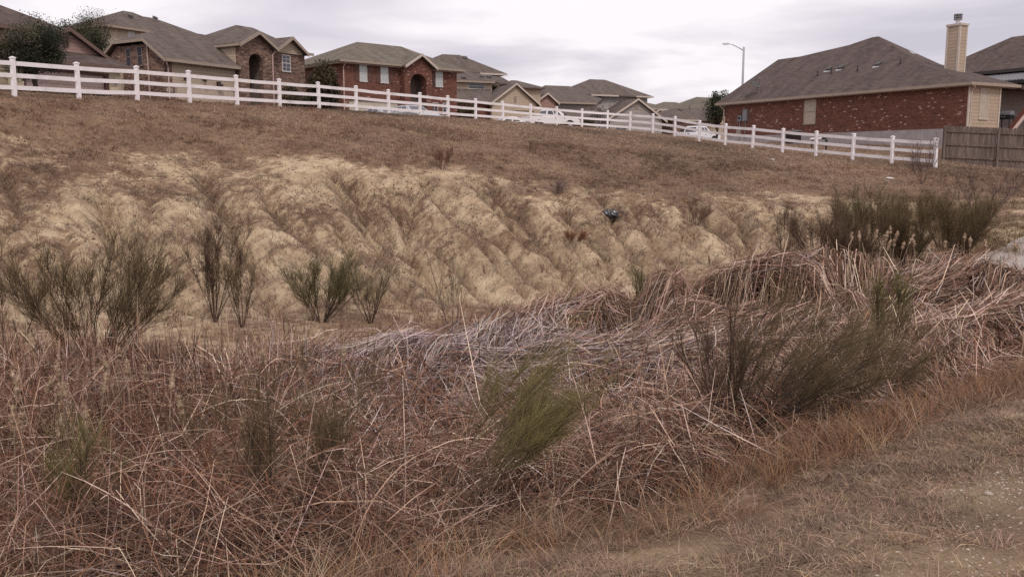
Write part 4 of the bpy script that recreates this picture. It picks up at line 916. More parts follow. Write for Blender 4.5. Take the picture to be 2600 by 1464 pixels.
# ------------------------------------------------------------------ street lamp
sl_ = thing('street_lamp', 'tall grey street lamp with single curved arm beyond the ranch house roof', 'street lamp', (19.07, 75.0, gz1(19.07, 75)))
bz = 10.95 - gz1(19.07, 75)
MB().tube([(0, 0, -0.3), (0, 0, 3), (0, 0, bz)], [0.12, 0.105, 0.085], 12).tube([(0, 0, bz), (0, 0, bz + 0.12)], [0.075, 0.03], 10).build('pole', M['galv'], sl_, smooth=False)
MB().tube([(0, 0, bz - 0.28), (-0.5, -0.05, bz - 0.02), (-1.0, -0.1, bz + 0.2), (-1.35, -0.13, bz + 0.25)], [0.05, 0.042, 0.036, 0.034], 8).build('arm', M['galv'], sl_)
hd = MB(); sec = [(-1.25, 0.05, 0.04), (-1.36, 0.09, 0.06), (-1.55, 0.12, 0.065), (-1.72, 0.11, 0.06), (-1.8, 0.05, 0.03)]
rings = [[(x, -0.13 + w * cos(2 * pi * k / 10), bz + 0.24 + h * sin(2 * pi * k / 10)) for k in range(10)] for x, w, h in sec]
for a, b in zip(rings[:-1], rings[1:]):
    for k in range(10): hd.poly([a[k], a[(k + 1) % 10], b[(k + 1) % 10], b[k]])
hd.poly(rings[0]); hd.poly(rings[-1][::-1]); hd.tube([(-1.36, -0.13, bz + 0.29), (-1.36, -0.13, bz + 0.38)], 0.03, 6)
hd.build('lamp_head', M['galv'], sl_)

# ------------------------------------------------------------------ vehicles
CARW = plain('white_car_paint', (0.78, 0.76, 0.77), 0.25, 0.03, 2.0, 0.0, 0.5); CARS = plain('silver_car_paint', (0.52, 0.53, 0.54), 0.3, 0.04, 2.0, 0.35, 0.5)
TYRE = plain('tyre', (0.025, 0.024, 0.024), 0.85); RIM = plain('rim', (0.4, 0.4, 0.41), 0.35, 0.1, 6, 0.6); TAIL = plain('tail_lamp', (0.25, 0.02, 0.02), 0.2); HEADL = plain('headlamp', (0.6, 0.62, 0.63), 0.15)
CHROME = plain('bumper_grey', (0.3, 0.3, 0.31), 0.3, 0.1, 4, 0.4)
def body_half(prof, w, cham):
    """side outline (x, z) swept across the width with the edges pulled in near the flanks"""
    mb = MB(); cx = sum(p[0] for p in prof) / len(prof); cz = sum(p[1] for p in prof) / len(prof)
    secs = []
    for y, k in ((-w / 2, cham), (-w / 2 + 0.07, cham * 0.35), (-w / 2 + 0.2, 0), (w / 2 - 0.2, 0), (w / 2 - 0.07, cham * 0.35), (w / 2, cham)):
        secs.append([(x + (cx - x) * k / max(abs(cx - x), 0.2) if abs(cx - x) > 0.2 else x, y, z + (cz - z) * k / max(abs(cz - z), 0.05) * 0.8 if abs(cz - z) > 0.05 else z) for x, z in prof])
    for a, b in zip(secs[:-1], secs[1:]):
        for k in range(len(prof)): mb.poly([a[k], a[(k + 1) % len(prof)], b[(k + 1) % len(prof)], b[k]])
    mb.poly(secs[0]); mb.poly(secs[-1][::-1]); return mb
def arch_out(x0, x1, z0, wheels, rw, top):
    """body outline with wheel arches cut in; top: list of (x, z) from rear to front"""
    pts = [(x0, z0)]
    pts = []
    for cx in wheels:
        pts += [(cx - rw, z0)] + [(cx - rw * cos(pi * k / 10), z0 + 0.02 + rw * 0.9 * sin(pi * k / 10)) for k in range(1, 10)] + [(cx + rw, z0)]
    return [(x0, z0)] + pts + [(x1, z0)] + top[::-1]
def wheel(P, x, y, r, wd):
    s = 1 if y > 0 else -1
    t = MB(); n = 20; prof = [(r * 0.62, 0), (r * 0.93, 0), (r, 0.03), (r, wd - 0.03), (r * 0.93, wd), (r * 0.62, wd)]
    def ring(mb, prof, close=True):
        for i in range(len(prof) if close else len(prof) - 1):
            a, b = prof[i], prof[(i + 1) % len(prof)]
            for k in range(n):
                t0, t1 = 2 * pi * k / n, 2 * pi * (k + 1) / n
                mb.poly([(x + a[0] * cos(t0), y - s * a[1], r + a[0] * sin(t0)), (x + b[0] * cos(t0), y - s * b[1], r + b[0] * sin(t0)), (x + b[0] * cos(t1), y - s * b[1], r + b[0] * sin(t1)), (x + a[0] * cos(t1), y - s * a[1], r + a[0] * sin(t1))])
    w = thing('wheel', None, None); w.parent = P
    ring(t, prof); t.build('tyre', TYRE, w)
    m = MB(); ring(m, [(r * 0.62, 0.01), (r * 0.5, 0.04), (r * 0.15, 0.02), (0.001, 0.015), (0.001, wd - 0.02), (r * 0.62, wd - 0.02)], False); m.build('rim', RIM, w)
def sideglass(P, pts, w, name='side_window', inset=0.0, t=0.012):
    for s in (-1, 1):
        mb = MB(); y0 = s * (w / 2 - inset); mb.poly([(x, y0, z) for x, z in pts]); mb.poly([(x, y0 - s * t, z) for x, z in reversed(pts)])
        for i in range(len(pts)):
            a, b = pts[i], pts[(i + 1) % len(pts)]; mb.poly([(a[0], y0, a[1]), (a[0], y0 - s * t, a[1]), (b[0], y0 - s * t, b[1]), (b[0], y0, b[1])])
        mb.build(name, M['glass'], P)
def cabin(P, base, roofp, wb, wt, paint, gl):
    """greenhouse: base and roof corners (x rear, x front, z), narrowing to the roof; gl: list of side panes as fractions along the length"""
    (xa, xb, zb), (xc, xd, zt) = base, roofp
    q0 = [(xa, -wb / 2, zb), (xb, -wb / 2, zb), (xb, wb / 2, zb), (xa, wb / 2, zb)]; q1 = [(xc, -wt / 2, zt), (xd, -wt / 2, zt), (xd, wt / 2, zt), (xc, wt / 2, zt)]
    zt2 = zt + 0.05; q2 = [(xc + 0.12, -wt / 2 + 0.12, zt2), (xd - 0.15, -wt / 2 + 0.12, zt2), (xd - 0.15, wt / 2 - 0.12, zt2), (xc + 0.12, wt / 2 - 0.12, zt2)]
    mb = MB()
    for A, B_ in ((q0, q1), (q1, q2)):
        for k in range(4): j = (k + 1) % 4; mb.poly([A[k], A[j], B_[j], B_[k]])
    mb.poly(q2); mb.poly(q0[::-1]); c = mb.build('cabin', paint, P)
    def pane(A, B_, C_, D_, f0, f1, g0, g1, name):
        A, B_, C_, D_ = map(Vector, (A, B_, C_, D_)); n = (B_ - A).cross(D_ - A).normalized()
        p = lambda f, g: (A.lerp(B_, f)).lerp(D_.lerp(C_, f), g)
        o = [p(f0, g0), p(f1, g0), p(f1, g1), p(f0, g1)]
        mid = (q0[0][0] + q0[1][0]) / 2
        cen = Vector((mid, 0, (zb + zt) / 2)); n = n if (o[0] - cen).dot(n) > 0 else -n
        m_ = MB(); hi = [v + n * 0.008 for v in o]; lo = [v - n * 0.01 for v in o]
        m_.poly(hi); m_.poly(lo[::-1])
        for k in range(4): j = (k + 1) % 4; m_.poly([hi[k], lo[k], lo[j], hi[j]])
        m_.build(name, M['glass'], P)
    for f0, f1 in gl:
        pane(q0[0], q0[1], q1[1], q1[0], f0, f1, 0.12, 0.86, 'side_window'); pane(q0[3], q0[2], q1[2], q1[3], f0, f1, 0.12, 0.86, 'side_window')
    pane(q0[1], q0[2], q1[2], q1[1], 0.06, 0.94, 0.08, 0.92, 'windscreen'); pane(q0[3], q0[0], q1[0], q1[3], 0.08, 0.92, 0.12, 0.88, 'rear_window')
    return c
def pickup(label, loc, head, grp=None, crew=False):
    P = thing('pickup_truck', label, 'pickup truck', loc, R(90 - head), grp)
    top = [(-2.75, 0.62), (-2.78, 0.9), (-2.74, 1.22), (-0.9 if not crew else -1.2, 1.22), (1.25, 1.2), (2.3, 1.12), (2.72, 1.0), (2.8, 0.75), (2.78, 0.55)]
    body_half(arch_out(-2.7, 2.7, 0.5, (-1.75, 1.7), 0.5, top), 1.94, 0.05).build('body', CARW, P)
    cabin(P, (-0.95 if not crew else -1.25, 1.35, 1.2), (-0.75 if not crew else -1.0, 0.55, 1.86), 1.82, 1.5, CARW, ((0.06, 0.4), (0.46, 0.8)) if not crew else ((0.05, 0.34), (0.4, 0.6), (0.66, 0.86)))
    MB().box(-2.66, -0.8, 1.0, -1.05, 0.8, 1.19).box(-2.7, -0.82, 1.19, -1.0, 0.82, 1.226).build('bed', M['black'], P)
    b = MB().box(-2.82, -0.78, 0.74, -2.76, 0.78, 1.2).build('tailgate', CARW, P); MB().box(-2.835, -0.13, 0.98, -2.815, 0.13, 1.05).build('handle', M['black'], b)
    for s in (-1, 1):
        MB().box(-2.8, s * 0.93 - 0.045, 0.84, -2.6, s * 0.93 + 0.055, 1.12).build('tail_lamp', TAIL, P)
        MB().box(2.62, s * 0.8 - 0.13, 0.78, 2.8, s * 0.8 + 0.13, 0.98).build('headlamp', HEADL, P)
        MB().box(0.95, s * 1.08 - 0.09, 1.22, 1.08, s * 1.08 + 0.09, 1.46).tube([(1.05, s * 0.9, 1.26), (1.03, s * 1.05, 1.3)], 0.02, 5).build('mirror', M['black'], P)
        MB().box(0.1, s * 0.975 - 0.012, 0.98, 0.3, s * 0.975 + 0.012, 1.02).build('door_handle', M['black'], P)
        MB().box(-2.55, s * 0.974 - 0.006, 0.86, -2.3, s * 0.974 + 0.006, 0.92).build('badge', M['metal'], P)
    MB().box(-2.95, -0.93, 0.48, -2.78, 0.93, 0.66).build('bumper', CHROME, P); MB().box(2.76, -0.93, 0.46, 2.9, 0.93, 0.66).build('bumper', CHROME, P)
    MB().box(2.74, -0.62, 0.7, 2.83, 0.62, 0.98).build('grille', M['black'], P)
    MB().box(-2.6, -0.8, 0.34, 2.6, 0.8, 0.52).build('chassis', M['black'], P)
    for x in (-1.75, 1.7):
        for s in (-1, 1): wheel(P, x, s * 0.96, 0.39, 0.26)
    return P
def sedan(label, loc, head, paint, grp=None):
    P = thing('parked_car', label, 'car', loc, R(90 - head), grp)
    top = [(-2.25, 0.5), (-2.3, 0.72), (-2.2, 0.98), (-1.5, 1.02), (0.85, 0.98), (1.7, 0.88), (2.2, 0.7), (2.28, 0.5), (2.2, 0.35)]
    body_half(arch_out(-2.2, 2.18, 0.28, (-1.35, 1.38), 0.38, top), 1.78, 0.06).build('body', paint, P)
    cabin(P, (-1.65, 0.95, 0.98), (-0.95, 0.2, 1.4), 1.62, 1.22, paint, ((0.12, 0.44), (0.5, 0.8)))
    for s in (-1, 1):
        MB().box(-2.27, s * 0.68 - 0.16, 0.68, -2.12, s * 0.68 + 0.16, 0.86).build('tail_lamp', TAIL, P); MB().box(2.02, s * 0.66 - 0.18, 0.58, 2.24, s * 0.66 + 0.18, 0.72).build('headlamp', HEADL, P)
        MB().box(0.6, s * 0.98 - 0.07, 0.98, 0.72, s * 0.98 + 0.07, 1.1).tube([(0.66, s * 0.8, 1.0), (0.66, s * 0.95, 1.03)], 0.02, 5).build('mirror', paint, P)
    MB().box(-2.0, -0.75, 0.18, 2.0, 0.75, 0.32).build('chassis', M['black'], P)
    for x in (-1.35, 1.38):
        for s in (-1, 1): wheel(P, x, s * 0.88, 0.32, 0.2)
    return P
TRUCKS = 'white vehicles parked along the street'
pickup('white pickup parked behind the rail fence in front of the siding gable house', (3.75, 88.0, 4.72), 65)
pickup('white pickup parked lower down the street beside the ranch house', (20.0, 97.0, 3.5), 50, None, True)
sedan('silver car parked close to the white garage door of the red brick house', (-8.9, 63.2, 4.0), 138, CARS)
sedan('silver car parked nearer the arched entry of the red brick house', (-6.75, 61.6, 3.98), 138, CARS)
sedan('white car just behind the tailgate of the pickup by the siding gable house', (0.1, 82.0, 4.2), 65, CARW)

# ------------------------------------------------------------------ things round the ranch house
ac = thing('air_conditioner', 'grey air conditioning condenser against the ranch house foundation', 'air conditioner', (17.3, 55.3, gz1(17.3, 55.3) - 0.05), R(90 - 151.5)); ac.scale = (0.78, 0.78, 0.78)
MB().box(-0.5, -0.5, -0.2, 0.5, 0.5, 0.06).build('pad', M['concrete'], ac)
mb = MB()
for k in range(22):
    t = -0.4 + 0.8 * k / 21
    for y in (-0.42, 0.4): mb.box(t - 0.008, y, 0.1, t + 0.008, y + 0.02, 1.08)
    for x in (-0.42, 0.4): mb.box(x, t - 0.008, 0.1, x + 0.02, t + 0.008, 1.08)
mb.box(-0.38, -0.38, 0.08, 0.38, 0.38, 1.08).build('coil', M['dark_door'], ac)
MB().box(-0.44, -0.44, 1.08, 0.44, 0.44, 1.14).tube([(0, 0, 1.14), (0, 0, 1.17)], 0.32, 16).build('top_cover', M['metal'], ac); MB().box(-0.44, -0.44, 0.06, 0.44, 0.44, 0.12).build('base', M['metal'], ac)
bl = thing('backflow_valve', 'low black and white piece on two legs standing by the ranch house foundation', 'pipe valve', (17.1, 50.0, gz1(17.1, 50)), R(90 - 151.5))
MB().tube([(-0.55, 0, -0.1), (-0.55, 0, 0.5)], 0.05, 8).build('pipe', M['black'], bl); MB().tube([(0.5, 0, -0.1), (0.5, 0, 0.45), (0.42, 0, 0.55), (0.2, 0, 0.56)], 0.06, 8).build('pipe', M['black'], bl)
MB().tube([(-0.62, 0, 0.52), (-0.3, 0, 0.55), (0.18, 0, 0.54)], [0.07, 0.06, 0.07], 8).build('pipe_wrap', M['white'], bl)
gr_ = thing('barbecue_grill', 'black barbecue grill with grey lid under the ranch house porch', 'grill', (0, 0, 0)); gr_.location = (29.75, 54.35, 3.6); gr_.rotation_euler = (0, 0, R(90 - 151.5))
MB().box(-0.4, -0.25, 0.55, 0.4, 0.25, 0.8).build('firebox', M['black'], gr_); MB().tube([(-0.4, 0, 0.8), (0.4, 0, 0.8)], 0.25, 12).build('lid', M['metal'], gr_)
for x in (-0.36, 0.36):
    for y in (-0.2, 0.2): MB().box(x - 0.02, y - 0.02, 0, x + 0.02, y + 0.02, 0.55).build('leg', M['black'], gr_)
for x in (-0.1, 0.08): MB().tube([(x, -0.26, 0.68), (x, -0.3, 0.68)], 0.03, 8).build('knob', M['galv'], gr_)
sd_ = thing('slide', 'red wooden play slide slanting up behind the grey wooden fence', 'play slide', (29.5, 53.4, 2.4))
MB().boxf((-0.2, 0, 0.3), (1.7, 0.2, 2.2), (-0.2, 0.5, 0), (-0.06, 0, 0.05)).build('chute', M['red_wood'], sd_)
MB().boxf((-0.22, -0.03, 0.3), (1.7, 0.2, 2.2), (0, 0.04, 0), (-0.14, 0, 0.12)).build('slide_rail', M['trim_pink'], sd_)
for x, y in ((1.45, 0.2), (1.3, 0.7), (2.3, 0.3), (2.15, 0.9)): MB().box(x, y, -0.6, x + 0.1, y + 0.1, 2.6).build('slide_leg', M['red_wood'], sd_)
MB().box(1.3, 0.1, 2.3, 2.5, 1.1, 2.4).box(1.5, 0.9, 0.2, 2.6, 0.94, 2.3).build('platform', M['red_wood'], sd_)

# ------------------------------------------------------------------ litter on the slope
def blob(name, label, cat, x, y, sx, sy, sz, mat, seed, rz=0.0, amp=0.35, fr=3.0, group=None, seg=20, sink=0.25):
    rr = np.random.default_rng(seed); n, m_ = seg, seg // 2
    V = []; off = rr.random(3) * 50
    for i in range(m_ + 1):
        for j in range(n):
            th, ph = pi * i / m_, 2 * pi * j / n; V.append((sin(th) * cos(ph), sin(th) * sin(ph), cos(th)))
    V = np.array(V); a = fbm(V[:, 0] * fr + off[0] + V[:, 2] * 2, V[:, 1] * fr + off[1] - V[:, 2] * 1.3, 4) - 0.5
    rid = np.abs(fbm(V[:, 0] * fr * 1.6 + off[2], V[:, 1] * fr * 1.6 + V[:, 2] * 3, 3) - 0.5)
    V = V * (1 + amp * a * 2 - amp * rid)[:, None] * np.array([sx, sy, sz])
    ix = np.arange((m_ + 1) * n).reshape(m_ + 1, n); q = np.stack([ix[:-1], np.roll(ix, -1, 1)[:-1], np.roll(ix, -1, 1)[1:], ix[1:]], -1).reshape(-1, 4)
    o = np_mesh(name, V, q, mat, smooth=seg > 14); o.location = (x, y, gz1(x, y) + sz * (1 - sink)); o.rotation_euler = (rr.uniform(-.15, .15), rr.uniform(-.15, .15), rz)
    return tag(o, label, cat, group)
BAG = plain('black_bag', (0.055, 0.053, 0.06), 0.25, 0.5, 9.0, 0, 0.6)
blob('rubbish_bag', 'crumpled black rubbish bag lying on the eroded bank', 'rubbish bag', 3.04, 27.7, 0.29, 0.2, 0.145, BAG, 4, 0.2, 0.75, 3.2, None, 48)
blob('paper_scrap', 'pale crumpled scrap of paper at the foot of the bank near the cattails', 'litter', 4.5, 20.6, 0.14, 0.1, 0.06, M['paper'], 8, 0.4, 0.6, 3)
blob('paper_scrap', 'pale flat scrap lying on the turf below the end of the rail fence', 'litter', 14.8, 35.0, 0.18, 0.1, 0.04, M['paper'], 9, 0.1, 0.5, 3)
blob('paper_scrap', 'pale scrap on the turf below the middle of the rail fence where it bends', 'litter', 12.2, 42.0, 0.16, 0.1, 0.04, M['paper'], 10, 0.9, 0.5, 3)
def plank(label, a, b, w, t):
    za, zb = gz1(*a) + 0.05, gz1(*b) + 0.07; p, q = Vector((*a, za)), Vector((*b, zb)); c = (p + q) / 2
    o = MB().beam(p - c, q - c, w, t).build('plank', M['plank'], None, bevel=0.004); o.location = c; return tag(o, label, 'plank')
plank('grey weathered plank lying on the bare bank among the shrubs', (8.1, 26.7), (9.0, 26.9), 0.1, 0.03)
plank('thin bleached stick of board on the turf right of the bare shrub', (15.0, 26.2), (15.8, 26.0), 0.06, 0.03)

# ------------------------------------------------------------------ plant meshes
def unit(v): return v / np.maximum(np.linalg.norm(v, axis=-1, keepdims=True), 1e-9)
def ribbons(P, Wd, side, col, fold=0.0):
    """flat strips: P (n,s,3) centre lines, Wd (n,s) widths, side (n,3) across, col (n,3) or (n,s,3). Returns V, Q, C"""
    n, s, _ = P.shape
    t = np.gradient(P, axis=1); sd = unit(np.cross(np.broadcast_to(side[:, None], P.shape), t)); sd = unit(np.cross(t, sd))
    A = P - sd * Wd[..., None] / 2; B = P + sd * Wd[..., None] / 2
    V = np.stack([A, B], 2).reshape(-1, 3); b = np.arange(n * s * 2).reshape(n, s, 2)
    Q = np.stack([b[:, :-1, 0], b[:, :-1, 1], b[:, 1:, 1], b[:, 1:, 0]], -1).reshape(-1, 4)
    c = col[:, None] if col.ndim == 2 else col
    C = np.broadcast_to(c[:, :, None], (n, s, 2, 3)).reshape(-1, 3)
    return V, Q, C
def tubes(P, Rd, col, k=5):
    n, s, _ = P.shape; t = unit(np.gradient(P, axis=1)); ref = np.array([0.31, 0.87, 0.12]); a = unit(np.cross(t, ref)); b = np.cross(t, a)
    an = np.arange(k) * 2 * pi / k
    V = (P[:, :, None] + (a[:, :, None] * np.cos(an)[:, None] + b[:, :, None] * np.sin(an)[:, None]) * Rd[:, :, None, None]).reshape(-1, 3)
    ix = np.arange(n * s * k).reshape(n, s, k); nx_ = np.roll(ix, -1, 2)
    Q = np.stack([ix[:, :-1], nx_[:, :-1], nx_[:, 1:], ix[:, 1:]], -1).reshape(-1, 4)
    c = col[:, None] if col.ndim == 2 else col
    return V, Q, np.broadcast_to(c[:, :, None], (n, s, k, 3)).reshape(-1, 3)
def join(parts):
    Vs, Qs, Cs = [], [], []; o = 0
    for V, Q, C in parts: Vs.append(V); Qs.append(Q + o); Cs.append(C); o += len(V)
    return np.concatenate(Vs), np.concatenate(Qs), np.concatenate(Cs)
def tintvar(r, n, cols, w=None, v=0.18):
    """n colours picked from a palette, each a little lighter or darker"""
    c = np.array(cols)[r.choice(len(cols), n, p=w)]
    return np.clip(c * (1 + r.normal(0, v, (n, 1))) * (1 + r.normal(0, 0.04, (n, 3))), 0.005, 0.95)

# ------------------------------------------------------------------ grasses and dry reeds
def blades(r, x, y, z, h, w, lean, col, curl=0.5, s=4):
    n = len(x); ph = r.uniform(0, 2 * pi, n); d = np.stack([np.cos(ph), np.sin(ph), np.zeros(n)], -1)
    t = np.linspace(0, 1, s); l = (lean * r.uniform(0.3, 1.3, n))[:, None]
    out = h[:, None] * (l * t + curl * l * t ** 2); up = h[:, None] * t * np.sqrt(np.clip(1 - 0.45 * (l * t) ** 2, 0.15, 1))
    P = np.stack([x, y, z], -1)[:, None] + d[:, None] * out[..., None] + np.array([0, 0, 1.0]) * up[..., None]
    Wd = w[:, None] * np.clip(1.05 - t, 0.08, 1) ** 0.6
    return ribbons(P, Wd, np.stack([-np.sin(ph), np.cos(ph), np.zeros(n)], -1) + r.normal(0, 0.3, (n, 3)), col)
def scatter(r, n, x0, x1, y0, y1, dens):
    x = r.uniform(x0, x1, n); y = r.uniform(y0, y1, n); k = r.random(n) < dens(x, y); return x[k], y[k]
def seen(x, y, pad=2.5):   # only what the frame can show, with a margin for a step to the side
    return (np.abs(x) < (y + 0.5) * 0.62 + pad)
def poly_dist_y(x, pts): return np.interp(x, [p[0] for p in pts], [p[1] for p in pts])

# the turf of the slope: low dead tufts
r = np.random.default_rng(21)
T_COL = [(0.22, 0.15, 0.105), (0.275, 0.195, 0.137), (0.36, 0.268, 0.195), (0.15, 0.10, 0.072), (0.29, 0.22, 0.175)]
def turf_obj(name, n, box, dens, hh, ww, lean, cols, per, spread, seed, w=None, s=3, vis=True):
    r = np.random.default_rng(seed)
    x, y = scatter(r, n, *box, dens)
    if vis: k = seen(x, y); x, y = x[k], y[k]
    m_ = len(x); tc_ = tintvar(r, m_, cols, w, 0.16) * (0.62 + 0.76 * np.clip((fbm(x * 0.28 + 50, y * 0.16, 3) - 0.28) / 0.44, 0, 1))[:, None] ** (1.0 if name.startswith('turf') else 0.0); sc = r.uniform(0.6, 1.35, m_)
    X = np.repeat(x, per) + r.normal(0, spread, m_ * per); Y = np.repeat(y, per) + r.normal(0, spread, m_ * per)
    C = np.repeat(tc_, per, 0) * (1 + r.normal(0, 0.14, (m_ * per, 1))); S = np.repeat(sc, per)
    Z = gz(X, Y) - 0.01; h = r.uniform(hh[0], hh[1], len(X)) * S; wv = r.uniform(ww[0], ww[1], len(X))
    V, Q, Cc = blades(r, X, Y, Z, h, wv, np.full(len(X), lean), np.clip(C, 0.01, 0.9), 0.6, s)
    o = np_mesh(name, V, Q, M['blade'], colors=Cc); return tag(o, kind='stuff')
def d_slope(x, y):
    t = bank_t(x, y); tf = masks(x, y)[0]; edge = np.interp(x, PF[:, 0], PF[:, 1]); right = (x > 6.3) & (y > 33)
    ok = np.where(right, y < 62, y < edge + 2.5)
    return np.where(t > 1.0, tf ** 1.5 * ok, np.where(t > 0.05, np.clip((tf - 0.5) * 2.2, 0, 1) * ok, tf * 0.5 * ok)) * (y > 15.5)
turf_obj('turf', 150000, (-24, 26, 15.5, 62), d_slope, (0.04, 0.10), (0.006, 0.014), 1.0, T_COL, 6, 0.04, 31)
turf_obj('turf_tufts', 17000, (-20, 22, 17, 40), lambda x, y: d_slope(x, y) * (fbm(x * 0.8, y * 0.8) > 0.5), (0.09, 0.2), (0.006, 0.012), 0.9, [(0.22, 0.125, 0.08), (0.17, 0.095, 0.065), (0.28, 0.19, 0.13)], 12, 0.06, 32)
turf_obj('fence_line_weeds', 9000, (-19, 20, 24, 63), lambda x, y: np.clip(1.2 - pdist(x, y, [tuple(p[:2]) for p in POSTS]) / 0.25, 0, 1) * np.clip(3 * (fbm(x * 0.9, y * 0.9, 2) - 0.4), 0.05, 1), (0.08, 0.24), (0.006, 0.013), 0.7, T_COL, 9, 0.05, 36)
# weeds that hold on along the gullies of the bare bank
def d_gul(x, y):
    t = bank_t(x, y); return (t > 0.0) * (t < 1.0) * np.clip(gully(x, y) * 4.0 + 0.05 + 0.35 * (fbm(x * 0.7 + 3, y * 0.7) > 0.56), 0, 1) * (0.30 + 0.6 * np.clip(t, 0, 1))
turf_obj('bank_weeds', 24000, (-19, 12, 12, 32), d_gul, (0.06, 0.2), (0.005, 0.010), 0.95, [(0.21, 0.12, 0.085), (0.16, 0.105, 0.088), (0.26, 0.18, 0.14), (0.17, 0.135, 0.095)], 22, 0.10, 33)

# crumbs and clods of crust lying on the bare face
def clods(name, n, seed):
    r = np.random.default_rng(seed); x, y = scatter(r, n, -19, 12.5, 11, 33, lambda x, y: (bank_t(x, y) > -0.05) * (bank_t(x, y) < 1.1) * np.clip(0.15 + 2.2 * (fbm(x * 1.2 + 9, y * 1.2, 3) - 0.42), 0.05, 1)); k = seen(x, y); x, y = x[k], y[k]; m_ = len(x)
    g = np.array([(0, 0, 1), (1, 0, 0), (0.3, 0.95, 0.1), (-0.8, 0.55, 0), (-0.8, -0.6, 0.1), (0.3, -0.9, 0)]); f = np.array([(0, 1, 2), (0, 2, 3), (0, 3, 4), (0, 4, 5), (0, 5, 1)])
    s = 0.008 + 0.035 * r.random(m_) ** 3; P = g[None] * (1 + r.normal(0, 0.25, (m_, 6, 1))) * np.stack([s, s * r.uniform(0.6, 1, m_), s * r.uniform(0.5, 0.9, m_)], -1)[:, None]; ph = r.uniform(0, 6.28, m_)
    P = np.stack([P[..., 0] * np.cos(ph)[:, None] - P[..., 1] * np.sin(ph)[:, None], P[..., 0] * np.sin(ph)[:, None] + P[..., 1] * np.cos(ph)[:, None], P[..., 2]], -1) + np.stack([x, y, gz(x, y)], -1)[:, None]
    C = np.repeat(tintvar(r, m_, [(0.17, 0.115, 0.085), (0.24, 0.165, 0.115), (0.12, 0.08, 0.062), (0.33, 0.25, 0.18)], None, 0.15), 6, 0)
    return tag(np_mesh(name, P.reshape(-1, 3), (f[None] + (np.arange(m_) * 6)[:, None, None]).reshape(-1, 3), M['blade'], colors=C), kind='stuff')
clods('soil_crumbs', 90000, 34)
# dry reeds: leaning and fallen cattail leaves on the pond floor
REED_NEAR = [(-9, 2.9), (-5, 3.3), (-3.2, 3.0), (-2.0, 3.0), (-1.2, 3.4), (-0.3, 4.1), (1.0, 5.25), (2.3, 6.45), (3.8, 7.4), (5.2, 8.7), (7.0, 10.0), (9.0, 11.4), (12, 13.4)]
BL = [(-6, 1.6), (-4, 1.9), (-2, 2.2), (-0.3, 3.35), (1.5, 4.7), (3.3, 6.2), (5, 7.6), (6.5, 8.7), (9, 10.2), (12, 12.8)]
REED_FAR = [(-9, 12.6), (-6.5, 12.6), (-4.5, 12.7), (-3.2, 12.9), (-2.0, 13.0), (-0.3, 13.4), (1.0, 15.0), (2.4, 15.6), (4.2, 15.8), (6.2, 17.0), (7.6, 16.4), (9.0, 14.8), (12, 14.6)]
def reed_zone(x, y):
    a = poly_dist_y(x, REED_NEAR); b = poly_dist_y(x, REED_FAR); wob = 0.35 * (fbm(x * 1.3, y * 1.3) - 0.5) * 2
    return np.clip((y - a + wob) / 0.35, 0, 1) * np.clip((b + np.where(x < -1.5, 1.6 * (fbm(x * 0.9 + 3, y * 0.5 + 40, 3) - 0.62) * 2, 1.6 * wob) - y) / np.where(x < -1.5, 1.5, 0.5), 0, 1)
HUMPS = [(2.0, 13.6, 1.7, 1.4, 0.62), (4.3, 14.2, 1.5, 1.5, 0.72), (5.9, 15.6, 1.5, 1.2, 0.62), (7.2, 14.6, 1.3, 1.5, 0.45), (0.2, 11.6, 1.8, 1.6, 0.2), (-1.6, 11.5, 1.6, 1.5, 0.18), (2.4, 10.2, 1.6, 1.2, 0.18), (-1.2, 8.3, 1.6, 1.2, 0.10), (-0.9, 6.6, 1.0, 0.8, 0.05)]
def mat_h(x, y):
    h = 0.26 + 0.34 * fbm(x * 0.8 + 11, y * 0.8, 3)
    for cx, cy, rx, ry, a in HUMPS: h = h + a * np.exp(-(((x - cx) / rx) ** 2 + ((y - cy) / ry) ** 2))
    h = h * np.clip(1 - (x - 7.6) * 0.3, 0.5, 1)
    return h * np.clip(hole_at(x, y), 0.4, 1) * np.clip((y - poly_dist_y(x, REED_NEAR)) / 1.1 + 0.12, 0.12, 1) * np.clip((poly_dist_y(x, REED_FAR) + 0.3 - y) / 0.7, 0.2, 1)
PALE = [(0.51, 0.355, 0.265), (0.42, 0.285, 0.208), (0.32, 0.20, 0.145), (0.23, 0.135, 0.095), (0.68, 0.52, 0.405)]
MAUVE = [(0.48, 0.38, 0.36), (0.38, 0.295, 0.28), (0.60, 0.495, 0.47), (0.27, 0.195, 0.18)]
RUST = [(0.215, 0.10, 0.06), (0.15, 0.066, 0.041), (0.285, 0.15, 0.092), (0.10, 0.046, 0.031)]
DARKB = [(0.085, 0.046, 0.032), (0.055, 0.032, 0.023), (0.12, 0.068, 0.045)]
def hole_at(x, y): return np.clip((fbm(x * 0.75 + 60, y * 0.75 + 8, 2) - 0.30) / 0.13, 0, 1)
